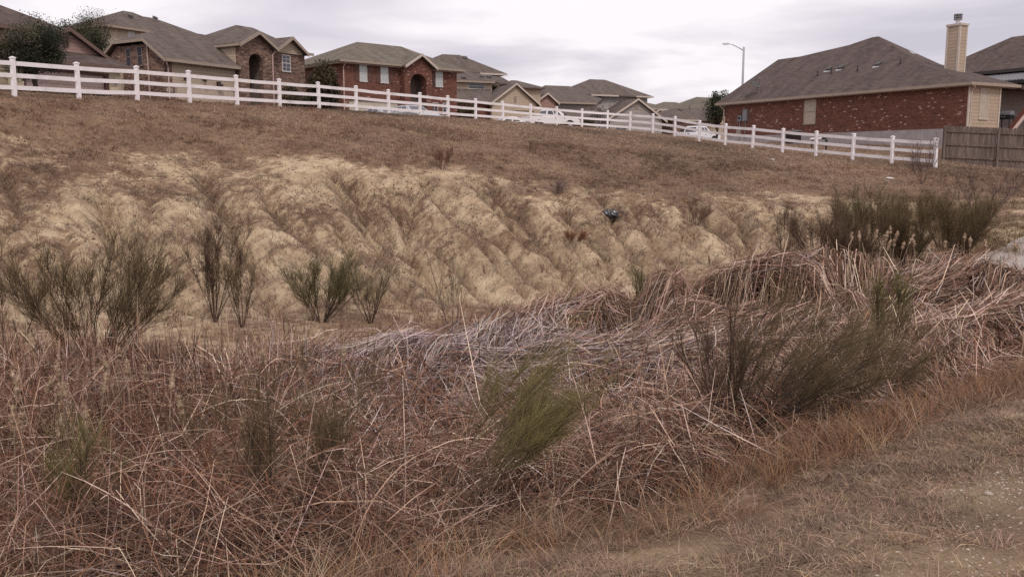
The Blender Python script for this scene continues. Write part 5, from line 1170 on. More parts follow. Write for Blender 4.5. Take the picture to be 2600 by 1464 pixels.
def reed_col(r, x, y):
    n = len(x); mv = np.clip(np.exp(-(((x + 0.7) / 2.0) ** 2 + ((y - 10.6) / 2.0) ** 2)) * 1.2 + 0.08, 0, 0.85)
    ru = np.clip(0.22 + 0.20 * np.clip((0.0 - x) / 2.5, 0, 1) + 0.8 * (fbm(x * 0.9 + 5, y * 0.9, 3) - 0.5) + 0.26 * np.clip((9.5 - y) / 3.5, 0, 1) - 0.25 * mv, 0.08, 0.85)
    k = (r.random(n) < mv)
    c = tintvar(r, n, PALE, None, 0.2); c2 = tintvar(r, n, MAUVE, None, 0.2); c3 = tintvar(r, n, RUST, None, 0.25)
    c = np.where(k[:, None], c2, c); c = np.where((r.random(n) < ru)[:, None], c3, c)
    return np.where((r.random(n) < 0.12 + 0.30 * ru)[:, None], tintvar(r, n, DARKB, None, 0.25), c)
def fallen(n, seed, name, wide=(0.008, 0.015), length=(0.45, 1.15), box=(-8, 11, 3, 17.6)):
    r = np.random.default_rng(seed); x, y = scatter(r, n, *box, lambda x, y: reed_zone(x, y) * (0.12 + 0.88 * hole_at(x, y))); k = seen(x, y); x, y = x[k], y[k]; m_ = len(x)
    H_ = mat_h(x, y); lay = r.random(m_) ** 0.55
    e = 0.12; gx_ = (mat_h(x + e, y) - mat_h(x - e, y)) / (2 * e); gy_ = (mat_h(x, y + e) - mat_h(x, y - e)) / (2 * e)
    flow = fbm(x * 0.33 + 90, y * 0.33, 2) * 9.0; ph = flow + r.normal(0, 0.95, m_)
    steep = np.hypot(gx_, gy_); dn = np.arctan2(-gy_, -gx_); ph = np.where(r.random(m_) < np.clip(steep * 0.8, 0, 0.55) * np.where(y > 12, 1.3, np.where(y > 10, 0.9, 0.3)), dn + r.normal(0, 0.38, m_), ph)
    L = r.uniform(*length, m_); sl_ = -(gx_ * np.cos(ph) + gy_ * np.sin(ph)); pitch = np.arctan(-sl_) * 0.85 + r.normal(0, 0.25, m_) + np.where(r.random(m_) < 0.12, r.uniform(0.2, 1.1, m_), 0)
    s = 5; t = np.linspace(-0.5, 0.5, s); sag = r.normal(-0.10, 0.12, m_)
    kink = np.where(r.random(m_) < 0.25, r.normal(0, 0.55, m_), 0)
    along = L[:, None] * t; upz = along * np.sin(pitch)[:, None] + (sag * L)[:, None] * (4 * t ** 2) + np.where(t > 0, t, 0) * (kink * L)[:, None] * 0.5
    hx = along * np.cos(pitch)[:, None]; bend = (r.normal(0, 0.10, m_) * L)[:, None] * (4 * t ** 2)
    z0 = gz(x, y) + 0.03 + H_ * lay
    P = np.stack([x[:, None] + hx * np.cos(ph)[:, None] - bend * np.sin(ph)[:, None], y[:, None] + hx * np.sin(ph)[:, None] + bend * np.cos(ph)[:, None], z0[:, None] + upz], -1)
    fl = gz(P[..., 0].ravel(), P[..., 1].ravel()).reshape(P.shape[:2]) + 0.01; P[..., 2] = np.maximum(P[..., 2], fl)
    Wd = (r.uniform(*wide, m_) * np.clip(y / 8, 0.45, 1.15))[:, None] * np.array([0.55, 1, 1, 0.95, 0.4])
    c = reed_col(r, x, y)
    sd = np.stack([-np.sin(ph), np.cos(ph), np.zeros(m_)], -1) + r.normal(0, 0.55, (m_, 3))
    V, Q, C = ribbons(P, Wd, sd, c); return tag(np_mesh(name, V, Q, M['blade'], colors=C), kind='stuff')
fallen(95000, 41, 'fallen_reeds', (0.006, 0.012))
fallen(48000, 45, 'fallen_reeds_near', (0.0035, 0.0075), (0.3, 0.9), (-5, 5, 3.2, 9.5))
def standing(n, seed, name):
    r = np.random.default_rng(seed); dens = lambda x, y: reed_zone(x, y) * np.clip(0.24 + 0.75 * np.clip((-0.8 - x) / 2.2, 0, 1) + 0.4 * (fbm(x * 0.8, y * 0.8 + 4, 3) - 0.5) * 2, 0.04, 1) * np.where(y > 13.5, 0.45, 1)
    x, y = scatter(r, n, -8, 11, 3, 17.6, dens); k = seen(x, y); x, y = x[k], y[k]; m_ = len(x)
    tall = 0.72 + 0.55 * np.clip((-1.0 - x) / 2.5, 0, 1) * np.clip((y - 3.6) / 1.8, 0.25, 1)
    h = tall * r.uniform(0.45, 1.05, m_) * np.clip(0.45 + (y - poly_dist_y(x, REED_NEAR)) / 1.6, 0.4, 1)
    s = 7; t = np.linspace(0, 1, s); ph = r.uniform(0, 2 * pi, m_); lean = np.abs(r.normal(0, 0.42, m_)); bent = r.random(m_) < 0.6; bk = r.uniform(0.35, 0.85, m_); ba = r.uniform(0.9, 2.4, m_)
    ang = lean[:, None] * (0.4 + t) + np.where(bent[:, None] & (t[None] > bk[:, None]), ba[:, None], 0) + r.uniform(0, 0.5, m_)[:, None] * t ** 2
    ds = h[:, None] / (s - 1); ox = np.cumsum(np.sin(ang) * ds, 1); oz = np.cumsum(np.cos(ang) * ds, 1); ox[:, 1:] = ox[:, :-1].copy(); oz[:, 1:] = oz[:, :-1].copy(); ox[:, 0] = 0; oz[:, 0] = 0
    P = np.stack([x[:, None] + ox * np.cos(ph)[:, None], y[:, None] + ox * np.sin(ph)[:, None], (gz(x, y) - 0.02)[:, None] + oz], -1)
    Wd = (r.uniform(0.0035, 0.0085, m_) * np.clip(y / 8, 0.5, 1.4))[:, None] * np.array([0.8, 1, 1, 1, 0.95, 0.75, 0.2])
    c = reed_col(r, x, y); V, Q, C = ribbons(P, Wd, np.stack([-np.sin(ph), np.cos(ph), np.zeros(m_)], -1) + r.normal(0, 0.5, (m_, 3)), c)
    return tag(np_mesh(name, V, Q, M['blade'], colors=C), kind='stuff')
standing(62000, 42, 'standing_reeds')
def draped(n, seed, name):
    """long leaves combed down over the humps of the far reed bed"""
    r = np.random.default_rng(seed); x, y = scatter(r, n, -3, 11, 9.5, 17.6, lambda x, y: reed_zone(x, y) * np.clip((y - 9.5 - 0.25 * (x < 1)) / 1.5, 0, 1) * (0.15 + 0.85 * hole_at(x, y))); k = seen(x, y); x, y = x[k], y[k]; m_ = len(x)
    e = 0.25; gx_ = (mat_h(x + e, y) - mat_h(x - e, y)) / (2 * e); gy_ = (mat_h(x, y + e) - mat_h(x, y - e)) / (2 * e); dn = np.arctan2(-gy_, -gx_)
    comb = 3.55 + 1.5 * (fbm(x * 0.5 + 20, y * 0.5, 2) - 0.5) * 2; w_ = np.clip(np.hypot(gx_, gy_ * 0.4) * 0.6, 0, 0.42)
    ph = np.arctan2(np.sin(dn) * w_ + np.sin(comb) * (1 - w_), np.cos(dn) * w_ + np.cos(comb) * (1 - w_)) + r.normal(0, 0.5, m_)
    L = r.uniform(0.5, 1.35, m_); s = 7; t = np.linspace(-0.35, 0.65, s); bend = r.normal(0, 0.12, m_)
    X = x[:, None] + (L[:, None] * t) * np.cos(ph)[:, None] - (bend * L)[:, None] * t ** 2 * np.sin(ph)[:, None]; Y = y[:, None] + (L[:, None] * t) * np.sin(ph)[:, None] + (bend * L)[:, None] * t ** 2 * np.cos(ph)[:, None]
    lay = 0.55 + 0.5 * r.random(m_) ** 0.7; Hs = mat_h(X.ravel(), Y.ravel()).reshape(X.shape); G_ = gz(X.ravel(), Y.ravel()).reshape(X.shape)
    Z = G_ + 0.03 + Hs * lay[:, None] + 0.05 * r.random(m_)[:, None] + (r.normal(0.02, 0.10, m_) * L)[:, None] * np.clip(-t, 0, 1) * 3
    P = np.stack([X, Y, np.maximum(Z, G_ + 0.02)], -1); Wd = r.uniform(0.008, 0.016, m_)[:, None] * np.array([0.5, 1, 1, 1, 1, 0.9, 0.35])
    V, Q, C = ribbons(P, Wd, np.stack([-np.sin(ph), np.cos(ph), np.zeros(m_)], -1) + r.normal(0, 0.35, (m_, 3)), reed_col(r, x, y)); return tag(np_mesh(name, V, Q, M['blade'], colors=C), kind='stuff')
draped(42000, 47, 'draped_reeds')
# long single leaves that arch out over the near edge
def arching(n, seed, name):
    r = np.random.default_rng(seed); x = r.uniform(-3.4, 3.2, n); a = poly_dist_y(x, REED_NEAR); y = a + r.uniform(0.1, 1.6, n); ph = r.normal(-1.5, 1.3, n); L = r.uniform(0.5, 1.2, n)
    s = 9; t = np.linspace(0, 1, s); ang = r.uniform(0.2, 0.9, n)[:, None] + (r.uniform(0.3, 1.4, n)[:, None]) * t ** 1.6; ds = L[:, None] / (s - 1)
    ox = np.cumsum(np.sin(ang) * ds, 1) - np.sin(ang[:, :1]) * ds; oz = np.cumsum(np.cos(ang) * ds, 1) - np.cos(ang[:, :1]) * ds
    P = np.stack([x[:, None] + ox * np.cos(ph)[:, None], y[:, None] + ox * np.sin(ph)[:, None], gz(x, y)[:, None] + oz], -1)
    fl = gz(P[..., 0].ravel(), P[..., 1].ravel()).reshape(P.shape[:2]) + 0.02; P[..., 2] = np.maximum(P[..., 2], fl)
    c = tintvar(r, n, PALE, None, 0.15); Wd = r.uniform(0.005, 0.009, n)[:, None] * np.array([0.7, 1, 1, 1, 1, 0.95, 0.85, 0.6, 0.15])
    V, Q, C = ribbons(P, Wd, np.stack([-np.sin(ph), np.cos(ph), np.zeros(n)], -1) + r.normal(0, 0.3, (n, 3)), c); return tag(np_mesh(name, V, Q, M['blade'], colors=C), kind='stuff')
arching(70, 43, 'arching_reed_leaves')
def tangle(n, seed, name):
    """snapped leaves hung up at all heights between the standing stalks"""
    r = np.random.default_rng(seed); x, y = scatter(r, n, -8, 2.5, 3.2, 10.5, lambda x, y: reed_zone(x, y) * np.clip((1.8 - x) / 2.5, 0.15, 1)); k = seen(x, y); x, y = x[k], y[k]; m_ = len(x)
    top = np.clip(0.25 + (y - poly_dist_y(x, REED_NEAR)) * 0.36, 0.2, 0.78) * np.where(x < -1, 1, 0.8); hz = top * r.random(m_) ** 0.8
    ph = r.uniform(0, 2 * pi, m_); L = r.uniform(0.3, 1.0, m_); pt = r.normal(0, 0.45, m_); s = 5; t = np.linspace(-0.5, 0.5, s); kk = np.where(r.random(m_) < 0.35, r.normal(0, 0.9, m_), 0)
    hx = L[:, None] * t * np.cos(pt)[:, None]; uz = L[:, None] * t * np.sin(pt)[:, None] - (r.uniform(0, 0.18, m_) * L)[:, None] * 4 * t ** 2 + np.maximum(t, 0) * (kk * L)[:, None]
    P = np.stack([x[:, None] + hx * np.cos(ph)[:, None], y[:, None] + hx * np.sin(ph)[:, None], (gz(x, y) + 0.05 + hz)[:, None] + uz], -1)
    fl = gz(P[..., 0].ravel(), P[..., 1].ravel()).reshape(P.shape[:2]) + 0.02; P[..., 2] = np.maximum(P[..., 2], fl)
    Wd = (r.uniform(0.004, 0.009, m_) * np.clip(y / 8, 0.45, 1.2))[:, None] * np.array([0.5, 1, 1, 0.95, 0.4]); c = tintvar(r, m_, PALE + RUST + RUST + DARKB, None, 0.22)
    V, Q, C = ribbons(P, Wd, r.normal(0, 1, (m_, 3)), c); return tag(np_mesh(name, V, Q, M['blade'], colors=C), kind='stuff')
tangle(13000, 46, 'tangled_reeds')

# rusty grass along the foot of the berm, and the short dead lawn on it
def d_rust(x, y):
    a = poly_dist_y(x, REED_NEAR); q = np.clip((a + 0.5 - y) / 0.3, 0, 1) * np.clip((y - poly_dist_y(x, BL) + 0.1) / 0.45, 0.0, 1); return q * np.clip(0.7 + 2.2 * (fbm(x * 1.1, y * 1.1 + 70, 3) - 0.5), 0.15, 1)
turf_obj('rusty_grass', 26000, (-3.2, 9, 3.2, 13.4), d_rust, (0.06, 0.22), (0.0022, 0.0045), 0.95, [(0.24, 0.125, 0.066), (0.20, 0.118, 0.072), (0.31, 0.19, 0.105), (0.14, 0.082, 0.055), (0.35, 0.25, 0.17), (0.22, 0.15, 0.105)], 14, 0.05, 51, None, 4)
def d_lawn(x, y):
    b = poly_dist_y(x, BL); return np.clip((b + 0.5 - y) / 0.4, 0, 1) * np.clip(0.10 + 5.5 * (fbm(x * 1.6 + 33, y * 2.3, 4) - 0.455) + 0.8 * np.clip(1 - (b - y) / 0.9, 0, 1), 0.04, 1)
LAWN = [(0.36, 0.24, 0.168), (0.265, 0.172, 0.122), (0.46, 0.33, 0.235), (0.125, 0.08, 0.058), (0.34, 0.235, 0.145), (0.155, 0.098, 0.072)]
turf_obj('dead_lawn', 75000, (-3, 8.5, 2.2, 11), d_lawn, (0.018, 0.06), (0.0022, 0.0042), 1.35, LAWN, 12, 0.028, 52, None, 4)
turf_obj('lawn_tufts', 2600, (-2.5, 8.5, 2.4, 11), lambda x, y: d_lawn(x, y) ** 2, (0.04, 0.10), (0.002, 0.004), 1.0, [(0.22, 0.15, 0.115), (0.16, 0.11, 0.09), (0.29, 0.20, 0.14)], 26, 0.035, 53, None, 4)
turf_obj('rusty_tufts', 9000, (-1.5, 9, 3.6, 12.5), lambda x, y: np.clip((poly_dist_y(x, REED_NEAR) + 0.35 - y) / 0.3, 0, 1) * np.clip((y - poly_dist_y(x, BL) - 0.05) / 0.4, 0, 1) * np.clip((fbm(x * 0.9 + 12, y * 0.9 + 70, 2) - 0.50) * 9, 0, 1), (0.08, 0.26), (0.0022, 0.0045), 0.8, [(0.28, 0.135, 0.068), (0.24, 0.12, 0.066), (0.34, 0.185, 0.095), (0.18, 0.092, 0.056)], 14, 0.05, 57, None, 4)
# brown growth on the flat between the reeds and the bank, and weeds far right
def d_flat(x, y):
    b = poly_dist_y(x, REED_FAR); t = bank_t(x, y); return (y > b - 0.6) * np.clip(0.28 - t * 1.2, 0, 1) * np.clip(0.35 + 2.4 * (fbm(x * 0.7 + 2, y * 0.9, 3) - 0.42), 0, 1) * (t < 0.25) * np.where(y - b < 1.5, 1.0, 0.4)
turf_obj('pond_edge_grass', 22000, (-14, 13, 8.5, 25), d_flat, (0.10, 0.34), (0.005, 0.011), 0.6, [(0.22, 0.12, 0.075), (0.27, 0.165, 0.105), (0.17, 0.09, 0.065), (0.33, 0.22, 0.14)], 10, 0.06, 54)
turf_obj('green_weeds', 5200, (12, 21, 17, 29), lambda x, y: np.clip(fbm(x * 0.6, y * 0.6, 3) * 1.6 - 0.35, 0, 1), (0.06, 0.2), (0.008, 0.016), 0.8, [(0.15, 0.125, 0.055), (0.19, 0.13, 0.07), (0.22, 0.14, 0.08), (0.12, 0.09, 0.05)], 10, 0.08, 55)

# limestone grit and stones of the berm
def d_grit(x, y):
    b = poly_dist_y(x, BL); return np.clip((b - 0.15 - y) / 0.3, 0, 1) * np.clip(0.05 + 3.4 * (fbm(x * 1.2 + 70, y * 1.6 + 4, 4) - 0.47) + 0.10 * np.clip(x, 0, 4) * np.clip((5.5 - y) / 3, 0, 1), 0, 1)
def pebbles(name, n, seed, sz):
    r = np.random.default_rng(seed); x, y = scatter(r, n, -1.5, 8, 2.3, 9.5, d_grit); m_ = len(x)
    g = np.array([(0, 0, 1)] + [(cos(a) * 0.85, sin(a) * 0.85, 0.35) for a in np.arange(6) * pi / 3] + [(cos(a) * 0.9, sin(a) * 0.9, -0.5) for a in np.arange(6) * pi / 3 + 0.5])
    f = [(0, 1 + k, 1 + (k + 1) % 6) for k in range(6)]
    for k in range(6): f += [(1 + k, 7 + k, 1 + (k + 1) % 6), (1 + (k + 1) % 6, 7 + k, 7 + (k + 1) % 6)]
    f = np.array(f); s = sz[0] + (sz[1] - sz[0]) * r.random(m_) ** 3; ph = r.uniform(0, 6.28, m_)
    P = g[None] * (1 + r.normal(0, 0.2, (m_, 13, 1))) * np.stack([s, s * r.uniform(0.55, 1, m_), s * r.uniform(0.35, 0.7, m_)], -1)[:, None]
    P = np.stack([P[..., 0] * np.cos(ph)[:, None] - P[..., 1] * np.sin(ph)[:, None], P[..., 0] * np.sin(ph)[:, None] + P[..., 1] * np.cos(ph)[:, None], P[..., 2]], -1) + np.stack([x, y, gz(x, y)], -1)[:, None]
    C = np.repeat(tintvar(r, m_, [(0.42, 0.335, 0.265), (0.35, 0.27, 0.21), (0.52, 0.44, 0.365), (0.27, 0.2, 0.155)], None, 0.12), 13, 0)
    Q = (f[None] + (np.arange(m_) * 13)[:, None, None]).reshape(-1, 3)
    return tag(np_mesh(name, P.reshape(-1, 3), Q, M['blade'], colors=C), kind='stuff')
pebbles('gravel', 220000, 61, (0.0015, 0.011))
_sr = random.Random(9)
for k in range(26):
    for _ in range(60):
        x, y = _sr.uniform(0.2, 4.2), _sr.uniform(2.9, 6.6)
        if d_grit(np.array([x]), np.array([y]))[0] > 0.22: break
    q = _sr.uniform(0.02, 0.04)
    blob('stone', 'pale limestone cobble lying loose on the trodden grassy berm', 'stone', x, y, q, q * _sr.uniform(0.6, 0.9), q * 0.5, M['stone'], 100 + k, _sr.uniform(0, 3), 0.3, 1.6, 'loose stones on the near berm', 12, 0.6)

# ------------------------------------------------------------------ broom-like shrubs: stems and fine upright twigs
def curve(p, d, L, up, n, r, wob=0.05):
    """n points from p along d, bending towards up"""
    P = [p]; d = unit(d); st = L / (n - 1)
    for i in range(n - 1):
        d = unit(d + up * 0.12 + r.normal(0, wob, 3)); P.append(P[-1] + d * st)
    return np.array(P)
def shrub(name, label, cat, x, y, h, spread, lean, stems, nb, nt, cst, ctw, seed, tw=0.0035, tl=(0.10, 0.24), first=0.3, group=None, stem_r=0.010, up=0.35, wfrac=None):
    r = np.random.default_rng(seed); z = gz1(x, y); root = thing(name, label, cat, (x, y, z), 0, group)
    S, B, T, Td = [], [], [], []
    U = np.array([0, 0, 1.0]); lean = np.array([lean[0], lean[1], 0.0])
    for i in range(stems):
        a = r.uniform(0, 2 * pi); q = sqrt(r.random()); d = unit(U + np.array([cos(a), sin(a), 0]) * spread * q + lean)
        L = h * r.uniform(0.65, 1.1) * (1.0 + 0.15 * q); p0 = np.array([cos(a), sin(a), 0]) * 0.05 * spread * r.random() + np.array([0, 0, -0.05])
        C = curve(p0, d, L, U * up + lean * 0.4, 9, r, 0.045); S.append(C)
        for j in range(nb):
            t = first + (1 - first) * r.random() ** 0.8; k = t * 8; k0 = min(int(k), 7); p = C[k0] + (C[k0 + 1] - C[k0]) * (k - k0); dd = unit(C[k0 + 1] - C[k0]); rv = unit(r.normal(0, 1, 3))
            bd = unit(dd * 0.9 + (rv - dd * (rv @ dd)) * 0.65 + U * 0.15 + lean * 0.3); bL = h * r.uniform(0.16, 0.36) * (1.15 - 0.6 * t)
            Bc = curve(p, bd, bL, U * up * 1.2 + lean * 0.5, 6, r, 0.05); B.append(Bc)
            for m_ in range(nt):
                k = r.uniform(0.8, 5); k0 = min(int(k), 4); T.append(Bc[k0] + (Bc[k0 + 1] - Bc[k0]) * (k - k0)); Td.append(unit(Bc[k0 + 1] - Bc[k0]))
    S = np.array(S); B = np.array(B); n = len(S); rad = stem_r * np.linspace(1, 0.28, 9)
    g = join([tubes(S, np.broadcast_to(rad, (n, 9)) * r.uniform(0.7, 1.25, (n, 1)), tintvar(r, n, cst, None, 0.15)), tubes(B, np.broadcast_to(stem_r * 0.34 * np.linspace(1, 0.4, 6), (len(B), 6)), tintvar(r, len(B), cst, None, 0.15), 3)])
    np_mesh('stem', *g[:2], M['twig'], root, g[2])
    if nt:
        T = np.array(T); Td = np.array(Td); m_ = len(T); rv = r.normal(0, 1, (m_, 3)); d = unit(Td * 0.9 + unit(rv) * 0.55 + U * up * 0.8 + lean * 0.5); L = r.uniform(*tl, m_)
        s = 4; t = np.linspace(0, 1, s); bend = (U * 0.25 + unit(r.normal(0, 1, (m_, 3))) * 0.18) * L[:, None]
        P = T[:, None] + d[:, None] * (L[:, None] * t)[..., None] + bend[:, None] * (t ** 2)[None, :, None]
        Wd = np.broadcast_to(tw * np.array([0.7, 1, 1, 0.35]), (m_, s)) * r.uniform(0.7, 1.3, (m_, 1))
        base = tintvar(r, m_, ctw[0], None, 0.2); tip = tintvar(r, m_, ctw[1], None, 0.2); C = base[:, None] * (1 - t)[None, :, None] + tip[:, None] * t[None, :, None]
        g = ribbons(P, Wd, r.normal(0, 1, (m_, 3)), C); np_mesh('foliage', *g[:2], M['leaf'], root, g[2])
    return root
BARK = [(0.075, 0.05, 0.038), (0.10, 0.065, 0.05), (0.055, 0.04, 0.03)]
OL = ([(0.11, 0.07, 0.042), (0.09, 0.062, 0.036)], [(0.14, 0.108, 0.05), (0.175, 0.12, 0.064), (0.118, 0.096, 0.043)])
BRIGHT = ([(0.15, 0.115, 0.05)], [(0.21, 0.185, 0.07), (0.255, 0.215, 0.088), (0.17, 0.155, 0.058)])
OLR = ([(0.12, 0.068, 0.048), (0.10, 0.06, 0.045)], [(0.15, 0.088, 0.06), (0.12, 0.08, 0.05), (0.10, 0.085, 0.045)])
GRN = ([(0.12, 0.095, 0.05), (0.10, 0.08, 0.042)], [(0.15, 0.135, 0.062), (0.185, 0.16, 0.078), (0.13, 0.12, 0.055)])
LIME = ([(0.13, 0.105, 0.045), (0.11, 0.095, 0.04)], [(0.165, 0.15, 0.052), (0.20, 0.175, 0.065), (0.14, 0.13, 0.046)])
PALEG = ([(0.16, 0.12, 0.075)], [(0.20, 0.175, 0.095), (0.23, 0.185, 0.11), (0.16, 0.15, 0.075)])
SH = 'broom shrub'
shrub('broom_shrub', 'large dark olive broom shrub at the left foot of the eroded bank', SH, -6.1, 12.7, 1.75, 1.05, (0.16, 0), 24, 17, 15, BARK, OL, 201, 0.0038, (0.12, 0.30), 0.3, None, 0.010, 0.2)
shrub('broom_shrub', 'brown wispy broom shrub at the left edge beside the large dark one', SH, -7.4, 12.6, 1.2, 0.8, (-0.05, 0), 9, 13, 12, BARK, OLR, 202, 0.003)
shrub('broom_shrub', 'tall narrow brown green broom shrub right of the large dark one', SH, -5.75, 16.9, 1.6, 0.42, (0.05, 0), 12, 14, 14, BARK, OLR, 203, 0.0044)
shrub('broom_shrub', 'thin dark sprig leaning against the tall narrow shrub', SH, -5.1, 16.5, 1.15, 0.35, (0.02, 0), 6, 13, 13, BARK, OL, 204, 0.0034)
shrub('broom_shrub', 'wide grey green broom shrub before the pale gully fans', SH, -3.75, 17.2, 1.15, 1.0, (0.06, 0), 20, 14, 14, BARK, GRN, 205, 0.0042)
shrub('broom_shrub', 'smaller grey green sprig on the right flank of the wide green shrub', SH, -2.8, 17.3, 1.0, 0.8, (0.12, 0), 9, 12, 12, BARK, PALEG, 206, 0.0032)
shrub('broom_shrub', 'nearly leafless thin grey shrub on the flat below the bank', SH, -0.95, 14.2, 1.45, 0.32, (0, 0), 6, 9, 6, [(0.17, 0.12, 0.10)], PALEG, 207, 0.0035)
shrub('broom_shrub', 'small olive shrub beyond the fallen reeds, foot of the bank', SH, 2.6, 17.4, 0.85, 0.4, (0.02, 0), 8, 10, 10, BARK, GRN, 208, 0.0045)
shrub('broom_shrub', 'small dark sprig standing just right of the small olive shrub', SH, 3.1, 17.6, 0.9, 0.2, (0, 0), 4, 10, 9, BARK, OLR, 209, 0.0045)
shrub('broom_shrub', 'leafless reddish shrub at the left end of the far thicket', SH, 6.5, 20.8, 1.6, 0.45, (0.0, 0), 9, 10, 6, BARK, OLR, 210, 0.0045)
for k, (x, y, h, sp, c, lb) in enumerate(((7.7, 22.0, 1.7, 0.42, OLR, 'reddish brown shrub of the far thicket beside the leafless one'), (8.9, 22.6, 1.95, 0.5, OL, 'dense dark olive shrub in the middle of the far thicket'), (10.1, 22.6, 1.9, 0.5, OL, 'dark olive shrub of the far thicket behind the tallest cattail spikes'), (11.3, 23.2, 1.75, 0.5, OL, 'olive shrub at the right end of the far thicket'), (9.6, 23.9, 1.9, 0.5, GRN, 'greener shrub at the back of the far thicket'))):
    shrub('broom_shrub', lb, SH, x, y, h * 0.80, sp * 2.4, (0.03, 0), 20, 12, 12, BARK, c, 220 + k, 0.0042, (0.14, 0.32))
for k, (x, y, h, sp, c, lb) in enumerate(((7.9, 20.4, 1.25, 0.9, OLR, 'low reddish brown shrub at the front left of the far thicket'), (9.2, 20.6, 1.3, 0.9, OL, 'low dark olive shrub at the front centre of the far thicket'), (10.6, 21.0, 1.25, 0.9, OL, 'low dark olive shrub at the front right of the far thicket'))):
    shrub('broom_shrub', lb, SH, x, y, h, sp, (0.03, 0), 20, 14, 15, BARK, c, 250 + k, 0.0042, (0.14, 0.32), 0.15)
shrub('bare_shrub', 'bare dark vase shaped shrub on the turf at the right edge', 'bare shrub', 13.3, 25.2, 1.6, 1.0, (0, 0), 12, 12, 5, [(0.085, 0.06, 0.055), (0.11, 0.078, 0.07)], ([(0.10, 0.07, 0.062)], [(0.13, 0.09, 0.08)]), 230, 0.005, (0.1, 0.2), 0.35, None, 0.013, 0.2)
shrub('bare_shrub', 'low bare grey shrub under the end of the wooden fence', 'bare shrub', 15.4, 33.5, 1.5, 0.8, (-0.1, 0), 9, 10, 7, [(0.13, 0.09, 0.08)], ([(0.15, 0.10, 0.09)], [(0.18, 0.125, 0.11)]), 231, 0.007, (0.12, 0.26))
shrub('bare_shrub', 'low leafless shrub low on the bank left of the far thicket', 'bare shrub', 5.6, 27.0, 0.6, 0.9, (0.2, 0), 10, 9, 6, [(0.15, 0.09, 0.065)], ([(0.17, 0.10, 0.075)], [(0.2, 0.13, 0.09)]), 232, 0.006, (0.08, 0.2))
shrub('weed', 'feathery brown weed standing high on the slope below the middle of the fence', 'weed', -2.4, 30.6, 0.75, 0.8, (0.1, 0), 10, 10, 8, [(0.16, 0.09, 0.065)], ([(0.17, 0.095, 0.065)], [(0.21, 0.12, 0.085)]), 233, 0.006, (0.1, 0.22))
shrub('tumbleweed', 'grey tangled tumbleweed caught on the bank above the rubbish bag', 'tumbleweed', 1.5, 29.3, 0.42, 1.3, (0, 0), 14, 10, 5, [(0.21, 0.15, 0.135)], ([(0.22, 0.155, 0.14)], [(0.26, 0.19, 0.17)]), 234, 0.006, (0.08, 0.16), 0.2, None, 0.006, 0.0)
shrub('weed', 'rusty brown weed patch lying in a gully right of the bank middle', 'weed', 1.75, 25.2, 0.36, 1.5, (0.25, -0.25), 14, 9, 8, [(0.22, 0.11, 0.065)], ([(0.24, 0.12, 0.07)], [(0.29, 0.155, 0.09)]), 235, 0.006, (0.08, 0.18), 0.2, None, 0.006, 0.05)
shrub('broom_shrub', 'large dark brown olive shrub leaning right over the near reeds', SH, 1.85, 6.95, 1.2, 0.95, (0.75, 0.1), 22, 14, 13, BARK, OL, 240, 0.0022, (0.10, 0.26), 0.3, None, 0.008, 0.12)
shrub('broom_shrub', 'reddish twiggy shrub left part of the large leaning one', SH, 1.72, 7.05, 1.0, 0.6, (-0.15, 0.05), 10, 12, 10, BARK, OLR, 241, 0.0022, (0.10, 0.2))
shrub('broom_shrub', 'low dark olive shrub sprawling right of the large leaning one', SH, 3.0, 7.6, 0.85, 0.9, (0.55, 0.05), 14, 12, 12, BARK, OL, 242, 0.0022, (0.10, 0.22), 0.3, None, 0.006, 0.12)
shrub('broom_shrub', 'fresh green broom shrub leaning right over the middle of the near reeds', SH, -0.56, 4.7, 1.3, 0.36, (0.75, 0.15), 18, 15, 18, [(0.14, 0.095, 0.065), (0.11, 0.075, 0.05)], BRIGHT, 243, 0.0015, (0.06, 0.16), 0.6, None, 0.0045, 0.2)
shrub('broom_shrub', 'dark green broom shrub rising from the reeds in the lower left centre', SH, -1.32, 4.75, 1.0, 0.7, (0.04, 0.05), 15, 15, 17, BARK, OL, 244, 0.0014, (0.06, 0.15), 0.4, None, 0.0045, 0.2)
shrub('broom_shrub', 'small bright lime green sprig among the reeds in the lower left corner', SH, -2.12, 4.25, 0.72, 0.32, (0.0, 0.0), 10, 12, 14, BARK, LIME, 245, 0.0015, (0.06, 0.13), 0.3, None, 0.004, 0.3)
shrub('broom_shrub', 'small yellow green sprig behind the large leaning shrub', SH, 4.05, 9.4, 1.0, 0.3, (0.0, 0), 7, 11, 12, BARK, LIME, 246, 0.0030, (0.09, 0.18), 0.4)
shrub('dead_stalk', 'rusty dead feathery seed stalk upright in the lower left reeds', 'dead stalk', -1.62, 4.45, 0.58, 0.05, (0.03, 0), 3, 16, 11, [(0.2, 0.08, 0.045)], ([(0.21, 0.085, 0.05)], [(0.26, 0.115, 0.065)]), 248, 0.0022, (0.03, 0.07), 0.35, None, 0.004, 0.6)

